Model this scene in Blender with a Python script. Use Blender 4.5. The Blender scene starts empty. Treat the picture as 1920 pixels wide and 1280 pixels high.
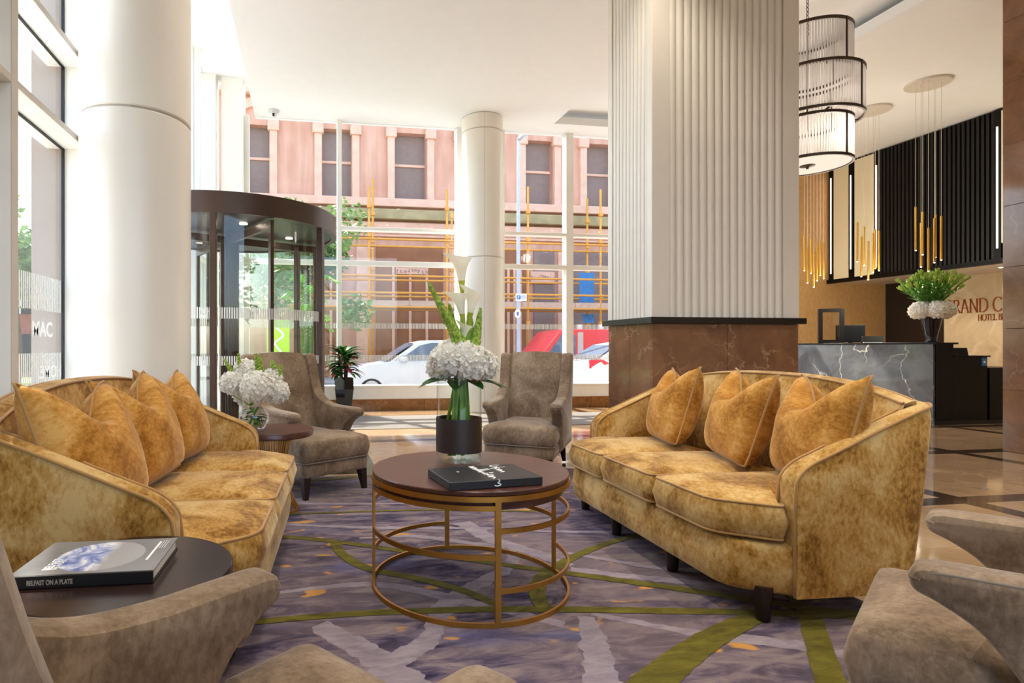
import bpy, bmesh, math, random
from mathutils import Vector, Matrix, noise as mnoise
random.seed(7)
S = bpy.context.scene
COL = S.collection
PI = math.pi
R = math.radians

# ------------------------------------------------------------------ camera
cam = bpy.data.objects.new('camera', bpy.data.cameras.new('camera'))
COL.objects.link(cam)
cam.location = (0, 0, 1.1)
cam.rotation_euler = (R(90), 0, -0.15448)
cam.data.sensor_fit = 'HORIZONTAL'
cam.data.sensor_width = 36.0
cam.data.lens = 36.0 * 1090.4 / 1920.0
cam.data.shift_x = (960 - 743.4) / 1920.0
cam.data.shift_y = (649.9 - 640) / 1920.0
cam.data.clip_start = 0.02
cam.data.clip_end = 300
S.camera = cam
S.cycles.transparent_max_bounces = 40

# ------------------------------------------------------------------ sky, sun, exposure
S.view_settings.view_transform = 'Standard'
S.view_settings.look = 'None'
S.view_settings.gamma = 1.0
S.view_settings.use_curve_mapping = False
S.view_settings.exposure = 1.25
W = bpy.data.worlds.new('sky')
S.world = W
W.use_nodes = True
wn = W.node_tree.nodes
wn.clear()
wo = wn.new('ShaderNodeOutputWorld')
wb = wn.new('ShaderNodeBackground')
sk = wn.new('ShaderNodeTexSky')
sk.sky_type = 'NISHITA'
sk.sun_disc = False
sk.sun_elevation = R(55)
sk.sun_rotation = R(-24)
sk.air_density = 1.0
sk.dust_density = 2.5
sk.ozone_density = 1.0
wb.inputs['Strength'].default_value = 0.42
W.node_tree.links.new(sk.outputs[0], wb.inputs[0])
W.node_tree.links.new(wb.outputs[0], wo.inputs[0])
sun = bpy.data.objects.new('sun', bpy.data.lights.new('sun', 'SUN'))
COL.objects.link(sun)
sun.data.energy = 5.0
sun.data.angle = R(0.8)
sun.data.color = (1.0, 0.93, 0.82)
FILL_W = 75.0      # added fill downlights, watts each
sun.rotation_euler = Vector((0.22, -0.50, -0.80)).to_track_quat('-Z', 'Y').to_euler()

# ------------------------------------------------------------------ materials
def lin(c):
    if isinstance(c, str):
        c = [int(c[i:i + 2], 16) / 255 for i in (0, 2, 4)]
    else:
        c = [v / 255 for v in c]
    return tuple([(v / 12.92 if v <= .04045 else ((v + .055) / 1.055) ** 2.4) for v in c] + [1.0])

class NT:
    def __init__(s, name):
        s.m = bpy.data.materials.new(name)
        s.m.use_nodes = True
        s.t = s.m.node_tree
        s.t.nodes.clear()
        s.out = s.n('ShaderNodeOutputMaterial')
    def n(s, typ, **kw):
        x = s.t.nodes.new(typ)
        for k, v in kw.items():
            if k in x.inputs:
                x.inputs[k].default_value = v
            else:
                setattr(x, k, v)
        return x
    def l(s, a, b):
        s.t.links.new(a, b)
    def coord(s, scale=(1, 1, 1), rot=(0, 0, 0), kind='Object'):
        c = s.n('ShaderNodeTexCoord')
        m = s.n('ShaderNodeMapping')
        m.inputs['Scale'].default_value = scale
        m.inputs['Rotation'].default_value = rot
        s.l(c.outputs[kind], m.inputs[0])
        return m.outputs[0]
    def noise(s, vec, scale=5, detail=4, rough=.55, dist=0):
        x = s.n('ShaderNodeTexNoise')
        x.inputs['Scale'].default_value = scale
        x.inputs['Detail'].default_value = detail
        x.inputs['Roughness'].default_value = rough
        x.inputs['Distortion'].default_value = dist
        if vec is not None:
            s.l(vec, x.inputs['Vector'])
        return x.outputs['Fac']
    def ramp(s, fac, stops):
        x = s.n('ShaderNodeValToRGB')
        e = x.color_ramp.elements
        while len(e) < len(stops):
            e.new(.5)
        for i, (p, c) in enumerate(stops):
            e[i].position = p
            e[i].color = lin(c) if not (isinstance(c, tuple) and len(c) == 4) else c
        s.l(fac, x.inputs[0])
        return x.outputs[0]
    def mix(s, fac, a, b, mode='MIX'):
        x = s.n('ShaderNodeMix', data_type='RGBA', blend_type=mode)
        for sock, v in ((x.inputs[0], fac), (x.inputs[6], a), (x.inputs[7], b)):
            if hasattr(v, 'node'):
                s.l(v, sock)
            else:
                sock.default_value = v
        return x.outputs[2]
    def bump(s, h, strength=.2, dist=.01):
        x = s.n('ShaderNodeBump')
        x.inputs['Strength'].default_value = strength
        x.inputs['Distance'].default_value = dist
        s.l(h, x.inputs['Height'])
        return x.outputs[0]
    def done(s, col, rough=.5, metal=0, normal=None, spec=.5, **kw):
        b = s.n('ShaderNodeBsdfPrincipled')
        if hasattr(col, 'node'):
            s.l(col, b.inputs['Base Color'])
        else:
            b.inputs['Base Color'].default_value = col
        if hasattr(rough, 'node'):
            s.l(rough, b.inputs['Roughness'])
        else:
            b.inputs['Roughness'].default_value = rough
        b.inputs['Metallic'].default_value = metal
        b.inputs['Specular IOR Level'].default_value = spec
        for k, v in kw.items():
            b.inputs[k.replace('_', ' ')].default_value = v
        if normal is not None:
            s.l(normal, b.inputs['Normal'])
        s.l(b.outputs[0], s.out.inputs[0])
        return s.m

def plain(name, c, rough=.5, metal=0, vary=.06, scale=6, spec=.5, **kw):
    t = NT(name)
    f = t.noise(t.coord(), scale, 3)
    b = lin(c)
    lo = tuple(max(0, v * (1 - vary)) for v in b[:3]) + (1,)
    hi = tuple(min(1, v * (1 + vary)) for v in b[:3]) + (1,)
    return t.done(t.ramp(f, [(.3, lo), (.7, hi)]), rough, metal, spec=spec, **kw)

def velvet(name, dark, mid, pale, sheen_col, scale=5.0, sheen=.5):
    t = NT(name)
    v = t.coord()
    a = t.noise(v, scale, 6, .62, .6)
    b = t.noise(t.coord((30, 30, 17)), 2.0, 5, .7, .4)
    x = t.n('ShaderNodeMath', operation='MULTIPLY_ADD')
    t.l(b, x.inputs[0]); x.inputs[1].default_value = .55
    t.l(a, x.inputs[2])
    c = t.ramp(x.outputs[0], [(.62, dark), (.76, mid), (.93, pale)])
    fine = t.noise(t.coord((1, 1, 1)), 420, 2)
    return t.done(c, .82, 0, t.bump(fine, .12, .002), spec=.15, Sheen_Weight=sheen, Sheen_Roughness=.38,
                  Sheen_Tint=lin(sheen_col))

def marble(name, base, dark, vein, scale=2.0, rough=.12, vein_w=.022, vein_amt=.75):
    t = NT(name)
    v = t.coord()
    cloud = t.noise(v, scale * 1.6, 7, .65, .7)
    c = t.ramp(cloud, [(.3, dark), (.68, base)])
    w = t.n('ShaderNodeVectorMath', operation='MULTIPLY_ADD')
    nz = t.n('ShaderNodeTexNoise')
    nz.inputs['Scale'].default_value = scale * 1.3
    nz.inputs['Detail'].default_value = 5
    t.l(v, nz.inputs['Vector'])
    t.l(nz.outputs['Color'], w.inputs[0])
    w.inputs[1].default_value = (.75, .75, .75)
    t.l(v, w.inputs[2])
    vo = t.n('ShaderNodeTexVoronoi', feature='DISTANCE_TO_EDGE')
    vo.inputs['Scale'].default_value = scale * 1.1
    t.l(w.outputs[0], vo.inputs['Vector'])
    k = t.ramp(vo.outputs['Distance'], [(0.0, (vein_amt, vein_amt, vein_amt, 1)), (vein_w, (0, 0, 0, 1))])
    br = t.ramp(t.noise(v, scale * .9, 3), [(.45, (0, 0, 0, 1)), (.62, (1, 1, 1, 1))])
    k2 = t.mix(1.0, k, br, 'MULTIPLY')
    return t.done(t.mix(k2, c, lin(vein)), rough)

def glass(name, tint=(.97, .985, .98), refl=1.0, rough=0.0):
    t = NT(name)
    tr = t.n('ShaderNodeBsdfTransparent')
    tr.inputs[0].default_value = tint + (1,)
    gl = t.n('ShaderNodeBsdfGlossy')
    gl.inputs['Roughness'].default_value = rough
    lw = t.n('ShaderNodeLayerWeight')
    lw.inputs[0].default_value = .5
    pw = t.n('ShaderNodeMath', operation='POWER')
    t.l(lw.outputs['Facing'], pw.inputs[0])
    pw.inputs[1].default_value = 4.0
    mu = t.n('ShaderNodeMath', operation='MULTIPLY_ADD')
    t.l(pw.outputs[0], mu.inputs[0])
    mu.inputs[1].default_value = .55 * refl
    mu.inputs[2].default_value = .035 * refl
    mx = t.n('ShaderNodeMixShader')
    t.l(mu.outputs[0], mx.inputs[0])
    t.l(tr.outputs[0], mx.inputs[1])
    t.l(gl.outputs[0], mx.inputs[2])
    t.l(mx.outputs[0], t.out.inputs[0])
    return t.m

def emit(name, c, strength):
    t = NT(name)
    e = t.n('ShaderNodeEmission')
    e.inputs[0].default_value = lin(c)
    e.inputs[1].default_value = strength
    t.l(e.outputs[0], t.out.inputs[0])
    return t.m

def wood(name, dark, lightc, rough=.25, axis='x', scale=1.0):
    t = NT(name)
    sc = {'x': (1.2, 16, 16), 'y': (16, 1.2, 16), 'z': (16, 16, 1.2)}[axis]
    f = t.noise(t.coord(tuple(v * scale for v in sc)), 2.4, 6, .6, .9)
    c = t.ramp(f, [(.3, dark), (.7, lightc)])
    return t.done(c, rough, 0, t.bump(f, .06, .002))

def translucent_leaf(name, a, b, rough=.4, scale=14):
    t = NT(name)
    f = t.noise(t.coord(), scale, 3)
    c = t.ramp(f, [(.3, a), (.7, b)])
    p = t.n('ShaderNodeBsdfPrincipled')
    t.l(c, p.inputs['Base Color'])
    p.inputs['Roughness'].default_value = rough
    p.inputs['Specular IOR Level'].default_value = .35
    tl = t.n('ShaderNodeBsdfTranslucent')
    t.l(c, tl.inputs[0])
    mx = t.n('ShaderNodeMixShader')
    mx.inputs[0].default_value = .3
    t.l(p.outputs[0], mx.inputs[1])
    t.l(tl.outputs[0], mx.inputs[2])
    t.l(mx.outputs[0], t.out.inputs[0])
    return t.m

M = {}
M['gold'] = velvet('gold_crushed_velvet', '7a501a', 'b08440', 'ccab70', 'f0e2c0', 4.5, .5)
M['pillow'] = velvet('amber_crushed_velvet', '8c5a1c', 'b67e34', 'cfa05a', 'f0dcb4', 4.0, .5)
M['piping'] = plain('gold_piping', 'a87c3c', .7, vary=.15, Sheen_Weight=.3)
M['taupe'] = velvet('taupe_velvet', '66533f', '7f6a55', '9a866f', 'd8d0c4', 3.2, .5)
M['taupe_pipe'] = plain('taupe_piping', '75685a', .8, vary=.1, Sheen_Weight=.3)
M['darkleg'] = wood('dark_stained_leg', '120a08', '2a1712', .3, 'z')
M['wenge'] = wood('dark_wenge_top', '3a2019', '5e382b', .3, 'x', .7)
M['wenge_near'] = wood('espresso_wood_top', '1e1413', '33221f', .22, 'x', .7)
M['brass'] = plain('satin_brass', 'b3803a', .34, .85, .08, 20)
M['gilt'] = plain('gilt_wire', 'c08a3a', .35, .8, .08, 20)
M['white'] = plain('white_paint', 'f2efe8', .55, vary=.015)
M['ceil'] = plain('ceiling_paint', 'f5f6f6', .8, vary=.01)
M['column'] = plain('column_white_satin', 'ece6da', .32, vary=.02, scale=2)
M['flute'] = plain('fluted_ivory_lacquer', 'dad1c3', .45, vary=.02)
M['frame'] = plain('window_frame_white', 'f4f2ea', .4, vary=.02)
M['taupeframe'] = plain('greige_frame_edge', 'cbc0b2', .5, vary=.03)
M['outerjamb'] = plain('beige_outer_cladding', '9a8a7e', .6, vary=.04)
M['gasket'] = plain('black_gasket', '121214', .5)
M['bronze'] = plain('bronze_aluminium', '4a3930', .35, .55, .06)
M['bronzedark'] = plain('dark_bronze', '2e2622', .4, .4)
M['glass'] = glass('clear_glass', (.97, .985, .98), .8)
M['doorglass'] = glass('curved_door_glass', (.98, .992, .985), .7)
M['vaseglass'] = glass('vase_glass', (.965, .98, .975), .9)
M['water'] = glass('water', (.95, .97, .96), .5)
M['frit'] = plain('white_frit', 'dcdcd6', .6, vary=.02)
M['emperador'] = marble('brown_emperador_marble', '8a6042', '68462e', 'b8926e', 2.2, .12)
M['emperador_side'] = M['emperador']
M['skirt'] = marble('amber_skirting_marble', 'a56a30', '7c4b22', 'd8ac70', 2.4, .15)
M['floor_tile'] = marble('beige_floor_marble', 'b0926f', '937556', 'c8ae8e', 1.3, .07, .012, .5)
M['floor_dark'] = marble('dark_inlay_marble', '4a392c', '33261d', '77604c', 2.0, .08, .012, .4)
M['grout'] = plain('grout', '6b5846', .8)
M['mat'] = plain('charcoal_entrance_mat', '6e6862', .9, vary=.12, scale=60)
M['blackstone'] = plain('black_ledge', '14110f', .25, vary=.1)
M['greymarble'] = marble('grey_marble', '6c6e70', '47494b', 'e2dccb', 1.4, .08, .014, .9)
M['blacklac'] = plain('black_lacquer', '070606', .4, vary=.2, spec=.2)
M['slat'] = plain('charcoal_slat', '1a1817', .5, vary=.1, spec=.3)
M['slatback'] = plain('black_backing', '0a0908', .6)
M['cream'] = plain('cream_bulkhead_panel', 'efe6c6', .5, vary=.02, scale=2)  # plain cream base colour of the bulkhead panels
M['led'] = emit('led_strip_warm', 'ffdcc4', 2.2)
M['goldwall'] = None
M['signwall'] = marble('onyx_sign_wall', 'c9b595', 'ab936f', 'e0d0b4', 1.1, .35, .05, .5)
M['copper'] = plain('copper_letters', '96502c', .35, .6)
M['chand'] = plain('chandelier_bronze', '4a3a30', .4, .6)
def rodmat():
    t = NT('ribbed_glass_rod')
    tr = t.n('ShaderNodeBsdfTransparent')
    b = t.n('ShaderNodeBsdfPrincipled')
    t.l(t.ramp(t.noise(t.coord(), 9, 2), [(.3, 'dcd6d2'), (.7, 'ece7e4')]), b.inputs['Base Color'])
    b.inputs['Roughness'].default_value = .2
    tl = t.n('ShaderNodeBsdfTranslucent')
    tl.inputs[0].default_value = (.85, .82, .80, 1)
    m1 = t.n('ShaderNodeMixShader'); m1.inputs[0].default_value = .55
    t.l(b.outputs[0], m1.inputs[1]); t.l(tl.outputs[0], m1.inputs[2])
    m2 = t.n('ShaderNodeMixShader'); m2.inputs[0].default_value = .52
    t.l(tr.outputs[0], m2.inputs[1]); t.l(m1.outputs[0], m2.inputs[2])
    t.l(m2.outputs[0], t.out.inputs[0])
    return t.m
M['rod'] = rodmat()
M['diffuser'] = emit('chandelier_diffuser', 'fff0da', .42)
M['pendgold'] = plain('pendant_brass', 'd9a648', .3, .75, .05, 20)
M['cord'] = plain('pale_cord', 'e8e2d4', .6)
M['tip'] = emit('pendant_tip', 'fff0d0', 4.0)
M['downlight'] = emit('downlight_lens', 'fff2dc', 9.0)
M['book_black'] = plain('black_cloth_cover', '17181c', .45)
M['book_grey'] = None
M['paper'] = plain('paper_pages', 'e4ded4', .8, vary=.05, scale=80)
M['ink_white'] = plain('white_ink', 'f2f2f0', .5, vary=.01)
M['ink_grey'] = plain('grey_ink', 'b9b4aa', .5, vary=.01)
M['band'] = plain('dark_leather_band', '2b201d', .5, vary=.12, scale=30)
M['petal'] = translucent_leaf('ivory_petal', 'e6decb', 'fffdf6', .6, 50)
M['calla'] = translucent_leaf('calla_petal', 'f2ecd4', 'fbf7ea', .5)
M['calla_base'] = translucent_leaf('calla_throat', '9fb02c', 'c8cc58', .5)
M['stem'] = translucent_leaf('green_stem', '5f9426', '8fbe46', .45)
M['bud'] = translucent_leaf('lime_bud', '6c9a1c', 'd4e470', .5, 75)
M['leafdark'] = translucent_leaf('deep_green_leaf', '1f4a1c', '3b7030', .35)
M['leafmid'] = translucent_leaf('mid_green_leaf', '3d6e22', '67963a', .4)
M['palm'] = translucent_leaf('palm_leaf', '4f9a2c', '86c850', .45)
M['redleaf'] = translucent_leaf('pink_red_leaf', '8c3a38', 'c06a60', .45)
M['planter'] = plain('glossy_black_planter', '0c0d10', .08, vary=.1)
M['bark'] = plain('bark', '4a3a2c', .9, vary=.25, scale=12)
M['cctv'] = plain('cctv_plastic', 'd8dada', .4)
M['sandstone'] = None
M['sandstone2'] = plain('pale_sandstone', 'e2b296', .85, vary=.1, scale=3)
M['mossledge'] = plain('mossy_ledge', 'a8946a', .9, vary=.2, scale=2)
M['extwin'] = plain('exterior_dark_pane', '8c766c', .55, vary=.1, spec=.2)
M['extwood'] = plain('boarded_bay', '96603c', .8, vary=.15, scale=2)
M['scaff'] = plain('orange_scaffold', 'e09a3a', .55, vary=.08)
M['plank'] = plain('scaffold_plank', 'c9a78c', .8, vary=.1)
M['bluetarp'] = plain('blue_tarp', '3f7fb4', .7, vary=.15)
M['asphalt'] = plain('asphalt', '8c8a88', .9, vary=.1, scale=30)
M['pave'] = plain('pale_paving', 'a8a198', .85, vary=.06, scale=4)
M['carwhite'] = plain('white_car_paint', 'e4e7ea', .2, vary=.01)
M['carsilver'] = plain('silver_car_paint', 'c3c9d2', .25, .2, .01)
M['brickred'] = plain('red_brick', '8c4a34', .85, vary=.2, scale=4)
M['carglass'] = plain('car_glass', '5a6a7c', .08, vary=.05)
M['tyre'] = plain('tyre', '2a2a2c', .8)
M['alloy'] = plain('alloy_wheel', 'a9adb3', .35, .6)
M['taillight'] = plain('red_taillight', 'd8323c', .2, vary=.1)
M['vanred'] = plain('red_van_paint', 'd03a40', .3, vary=.03)
M['lamppost'] = plain('pale_blue_steel', 'b2b4bc', .5, .1)
M['signwhite'] = plain('sign_white', 'e6ebf2', .5)
M['signblue'] = plain('sign_blue', '2b5fae', .5)
M['treeleaf'] = translucent_leaf('street_tree_leaf', '4c7034', '7f9a58', .5)
M['lime'] = plain('lime_banner', 'b4dc28', .6, vary=.04)
M['grass'] = plain('grass', '7aa445', .9, vary=.2, scale=8)
M['extpale'] = plain('pale_render_facade', 'cfc6c2', .8, vary=.04, scale=1)
M['monitor'] = plain('black_plastic', '08080a', .45, spec=.25)
M['screenframe'] = plain('dark_wood_frame', '120c0a', .45, spec=.25)
M['blue'] = plain('blue_notice', '2d6fb0', .5)
M['backpanel'] = wood('dark_timber_wall', '140c0b', '20130f', .4, 'z')

t = NT('gold_woven_wall')
f1 = t.noise(t.coord((30, 30, 5)), 1.6, 5, .65, .3)
f2 = t.noise(t.coord(), .8, 3)
c1 = t.ramp(f1, [(.3, 'b38850'), (.7, 'd0aa76')])
M['goldwall'] = t.done(t.mix(t.ramp(f2, [(.4, (0, 0, 0, 1)), (.7, (.4, .4, .4, 1))]), c1, lin('c79a5c')), .5, .1)

t = NT('red_sandstone')
v = t.coord()
c1 = t.ramp(t.noise(v, .5, 5, .6), [(.3, 'cc9276'), (.7, 'e2b49a')])
c2 = t.ramp(t.noise(t.coord((1, 1, .15)), 3, 4), [(.35, 'b67a5c'), (.75, 'e4b69c')])
M['sandstone'] = t.done(t.mix(.45, c1, c2), .9)

t = NT('cover_print')
v = t.coord()
g = t.n('ShaderNodeTexGradient', gradient_type='SPHERICAL')
mp = t.n('ShaderNodeMapping')
mp.inputs['Location'].default_value = (-.02, .0, 0)
mp.inputs['Scale'].default_value = (9.5, 9.5, 1)
tc = t.n('ShaderNodeTexCoord')
t.l(tc.outputs['Object'], mp.inputs[0])
t.l(mp.outputs[0], g.inputs[0])
disc = t.ramp(g.outputs[1], [(.02, (0, 0, 0, 1)), (.06, (1, 1, 1, 1))])
sx = t.n('ShaderNodeSeparateXYZ')
t.l(tc.outputs['Object'], sx.inputs[0])
lft = t.ramp(sx.outputs[0], [(.0, (1, 1, 1, 1)), (.03, (0, 0, 0, 1))])
blue = t.ramp(t.noise(v, 16, 5, .6, 1.0), [(.35, '4a64b4'), (.5, 'a9b8e4'), (.6, 'eef0f6')])
plate = t.mix(lft, lin('a6a7aa'), blue)
bg = t.ramp(t.noise(v, 5, 3), [(.3, '707276'), (.7, '8e9094')])
M['book_grey'] = t.done(t.mix(disc, bg, plate), .25)

t = NT('rug_pile')
v = t.coord()
st = t.coord((2.2, 7, 1), (0, 0, .12))
a = t.noise(st, 1.6, 7, .68, .8)
b = t.noise(t.coord((1, 1, 1)), 1.1, 4, .55, .5)
c = t.ramp(a, [(.35, '28233a'), (.45, '463d52'), (.52, '675a66'), (.64, '857674')])
c = t.mix(t.ramp(b, [(.42, (0, 0, 0, 1)), (.62, (.6, .6, .6, 1))]), c, lin('7a6a69'))
bl = t.noise(t.coord((1.2, 3, 1)), .9, 3)
c = t.mix(t.ramp(bl, [(.58, (0, 0, 0, 1)), (.7, (.55, .55, .55, 1))]), c, lin('5c5f88'))
oc = t.noise(t.coord((4.5, 9, 1), (0, 0, .1)), 1.05, 2, .4)
c = t.mix(t.ramp(oc, [(.665, (0, 0, 0, 1)), (.695, (.85, .85, .85, 1))]), c, lin('c08a42'))
fine = t.noise(v, 260, 2)
RUGBUMP = t.bump(fine, .5, .004)
M['rug'] = t.done(c, .95, 0, RUGBUMP, spec=.1, Sheen_Weight=.06)

def bandmat(name, a_, b_):
    t = NT(name)
    f = t.noise(t.coord((2, 6, 1)), 3.5, 6, .65, .5)
    c = t.ramp(f, [(.3, a_), (.7, b_)])
    return t.done(c, .95, 0, t.bump(t.noise(t.coord(), 260, 2), .5, .004), spec=.1, Sheen_Weight=.06)
M['olive'] = bandmat('olive_pile', '454010', '716822')
M['pale'] = bandmat('pale_pile', '766b76', '9a8e93')

# ------------------------------------------------------------------ mesh helpers
def new():
    return bmesh.new()

def obj(name, bm, mat, parent=None, smooth=False, loc=None, rot=None):
    bmesh.ops.recalc_face_normals(bm, faces=bm.faces)
    me = bpy.data.meshes.new(name)
    bm.to_mesh(me)
    bm.free()
    if smooth:
        me.shade_smooth()
        if smooth != 'full':
            try:
                me.set_sharp_from_angle(angle=R(40))
            except Exception:
                pass
    me.materials.append(M[mat] if isinstance(mat, str) else mat)
    return link(name, me, parent, loc, rot)

def link(name, me, parent=None, loc=None, rot=None):
    o = bpy.data.objects.new(name, me)
    COL.objects.link(o)
    if parent is not None:
        o.parent = parent
    if loc is not None:
        o.location = loc
    if rot is not None:
        o.rotation_euler = rot
    return o

def tag(o, label, cat, group=None, kind=None):
    o['label'] = label
    o['category'] = cat
    if group:
        o['group'] = group
    if kind:
        o['kind'] = kind
    return o

def struct(o, label=None):
    o['kind'] = 'structure'
    if label:
        o['label'] = label
    return o

def thing(name, label, cat, loc=(0, 0, 0), rotz=0, group=None):
    o = bpy.data.objects.new(name, None)
    COL.objects.link(o)
    o.empty_display_size = .1
    o.location = loc
    o.rotation_euler = (0, 0, rotz)
    return tag(o, label, cat, group)

def sroot(name, label=None):
    o = bpy.data.objects.new(name, None)
    COL.objects.link(o)
    return struct(o, label)

def copytree(o, parent=None):
    c = o.copy()
    COL.objects.link(c)
    if parent is not None:
        c.parent = parent
    for ch in list(o.children):
        copytree(ch, c)
    return c

def box(bm, x0, x1, y0, y1, z0, z1, bev=0, seg=2):
    vs = [bm.verts.new(p) for p in ((x0, y0, z0), (x1, y0, z0), (x1, y1, z0), (x0, y1, z0),
                                    (x0, y0, z1), (x1, y0, z1), (x1, y1, z1), (x0, y1, z1))]
    fs = [bm.faces.new([vs[i] for i in q]) for q in ((3, 2, 1, 0), (4, 5, 6, 7), (0, 1, 5, 4), (1, 2, 6, 5), (2, 3, 7, 6), (3, 0, 4, 7))]
    if bev:
        es = list({e for f in fs for e in f.edges})
        bmesh.ops.bevel(bm, geom=es, offset=bev, segments=seg, profile=.5, affect='EDGES')
    return bm

def bx(*a, **k):
    return box(new(), *a, **k)

def loft(bm, rings, close=True, cap0=True, cap1=True):
    """rings: lists of equal-length points"""
    L = [[bm.verts.new(p) for p in r] for r in rings]
    n = len(L[0])
    for i in range(len(L) - 1):
        for j in range(n if close else n - 1):
            k = (j + 1) % n
            try:
                bm.faces.new((L[i][j], L[i][k], L[i + 1][k], L[i + 1][j]))
            except ValueError:
                pass
    if cap0 and n > 2:
        try: bm.faces.new(list(reversed(L[0])))
        except ValueError: pass
    if cap1 and n > 2:
        try: bm.faces.new(L[-1])
        except ValueError: pass
    return bm

def circ(r, z, n=32, cx=0, cy=0, ry=None):
    ry = r if ry is None else ry
    return [(cx + r * math.cos(2 * PI * i / n), cy + ry * math.sin(2 * PI * i / n), z) for i in range(n)]

def lathe(bm, prof, n=32, cx=0, cy=0, cap0=True, cap1=True):
    return loft(bm, [circ(max(r, .0004), z, n, cx, cy) for r, z in prof], True, cap0, cap1)

def lathe_x(bm, prof, n=20, c=(0, 0, 0)):
    return loft(bm, [[(c[0] + x, c[1] + r * math.cos(2 * PI * i / n), c[2] + r * math.sin(2 * PI * i / n)) for i in range(n)] for r, x in prof])

def catmull(pts, per=8):
    P = [Vector(p) for p in pts]
    if len(P) < 3:
        return [P[0].lerp(P[-1], i / per) for i in range(per + 1)]
    P = [P[0] * 2 - P[1]] + P + [P[-1] * 2 - P[-2]]
    out = []
    for i in range(1, len(P) - 2):
        a, b, c, d = P[i - 1:i + 3]
        for k in range(per):
            u = k / per
            out.append(.5 * ((2 * b) + (c - a) * u + (2 * a - 5 * b + 4 * c - d) * u * u + (3 * b - a - 3 * c + d) * u ** 3))
    out.append(P[-2])
    return out

def tube(bm, pts, r, n=8, closed=False):
    P = [Vector(p) for p in pts]
    m = len(P)
    rings = []
    up = Vector((0, 0, 1))
    prev = None
    for i, p in enumerate(P):
        if closed:
            d = P[(i + 1) % m] - P[i - 1]
        else:
            d = P[min(i + 1, m - 1)] - P[max(i - 1, 0)]
        d.normalize()
        if prev is None:
            a = d.cross(up)
            if a.length < 1e-3:
                a = d.cross(Vector((1, 0, 0)))
            a.normalize()
        else:
            a = prev - d * prev.dot(d)
            a.normalize()
        prev = a
        b = d.cross(a)
        rr = r(i / max(1, m - 1)) if callable(r) else r
        rings.append([p + a * (rr * math.cos(2 * PI * k / n)) + b * (rr * math.sin(2 * PI * k / n)) for k in range(n)])
    if closed:
        rings.append(rings[0])
        loft(bm, rings, True, False, False)
        bmesh.ops.remove_doubles(bm, verts=bm.verts, dist=1e-6)
    else:
        loft(bm, rings)
    return bm

def prism(bm, poly, z0, z1):
    return loft(bm, [[(x, y, z0) for x, y in poly], [(x, y, z1) for x, y in poly]])

def prism_x(bm, poly, x0, x1, bev=0, seg=2):
    """poly in (y,z), extruded along x"""
    vs0 = [bm.verts.new((x0, y, z)) for y, z in poly]
    vs1 = [bm.verts.new((x1, y, z)) for y, z in poly]
    n = len(poly)
    fa = bm.faces.new(vs0)
    fb = bm.faces.new(list(reversed(vs1)))
    for i in range(n):
        bm.faces.new((vs0[i], vs1[i], vs1[(i + 1) % n], vs0[(i + 1) % n]))
    if bev:
        es = list(set(fa.edges) | set(fb.edges))
        bmesh.ops.bevel(bm, geom=es, offset=bev, segments=seg, profile=.5, affect='EDGES')
    return bm

def fillet(poly, radii, seg=6):
    """poly: CCW list of 2D pts, radii per vertex -> dense polygon"""
    out = []
    n = len(poly)
    for i in range(n):
        p = Vector(poly[i]); a = Vector(poly[i - 1]); b = Vector(poly[(i + 1) % n])
        r = radii[i]
        if r <= 0:
            out.append(tuple(p)); continue
        d1 = (a - p).normalized(); d2 = (b - p).normalized()
        ang = d1.angle(d2)
        tl = min(r / math.tan(ang / 2), (a - p).length * .49, (b - p).length * .49)
        for k in range(seg + 1):
            u = k / seg
            q = (p + d1 * tl) * (1 - u) ** 2 + p * (2 * u * (1 - u)) + (p + d2 * tl) * u * u
            out.append((q.x, q.y))
    return out

def dense(poly, step=.06):
    out = []
    n = len(poly)
    for i in range(n):
        a = Vector(poly[i]); b = Vector(poly[(i + 1) % n])
        k = max(1, int((b - a).length / step))
        for j in range(k):
            q = a.lerp(b, j / k)
            out.append((q.x, q.y))
    return out

def inset(poly, d):
    n = len(poly)
    out = []
    for i in range(n):
        p = Vector(poly[i]); a = Vector(poly[i - 1]); b = Vector(poly[(i + 1) % n])
        t1 = (p - a).normalized() if (p - a).length > 1e-9 else Vector((0, 0))
        t2 = (b - p).normalized() if (b - p).length > 1e-9 else Vector((0, 0))
        t = (t1 + t2)
        t = t.normalized() if t.length > 1e-6 else t1
        out.append((p.x - t.y * d, p.y + t.x * d))
    return out

def cushion(bm, poly, z0, z1, r=.03, bulge=.01, crown=.03, cent=None):
    """CCW polygon -> soft cushion"""
    cx = sum(p[0] for p in poly) / len(poly); cy = sum(p[1] for p in poly) / len(poly)
    if cent:
        cx, cy = cent
    def ring(d, z):
        return [(x, y, z) for x, y in inset(poly, d)]
    zm = (z0 + z1) / 2
    rings = [ring(r, z0), ring(r * .3, z0 + r * .3), ring(0, z0 + r), ring(-bulge, zm), ring(0, z1 - r), ring(r * .3, z1 - r * .3), ring(r, z1)]
    base = inset(poly, r)
    for s, h in ((.85, .45), (.65, .78), (.4, .95), (.15, 1.0)):
        rings.append([(cx + (x - cx) * s, cy + (y - cy) * s, z1 + crown * h) for x, y in base])
    return loft(bm, rings)

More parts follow.
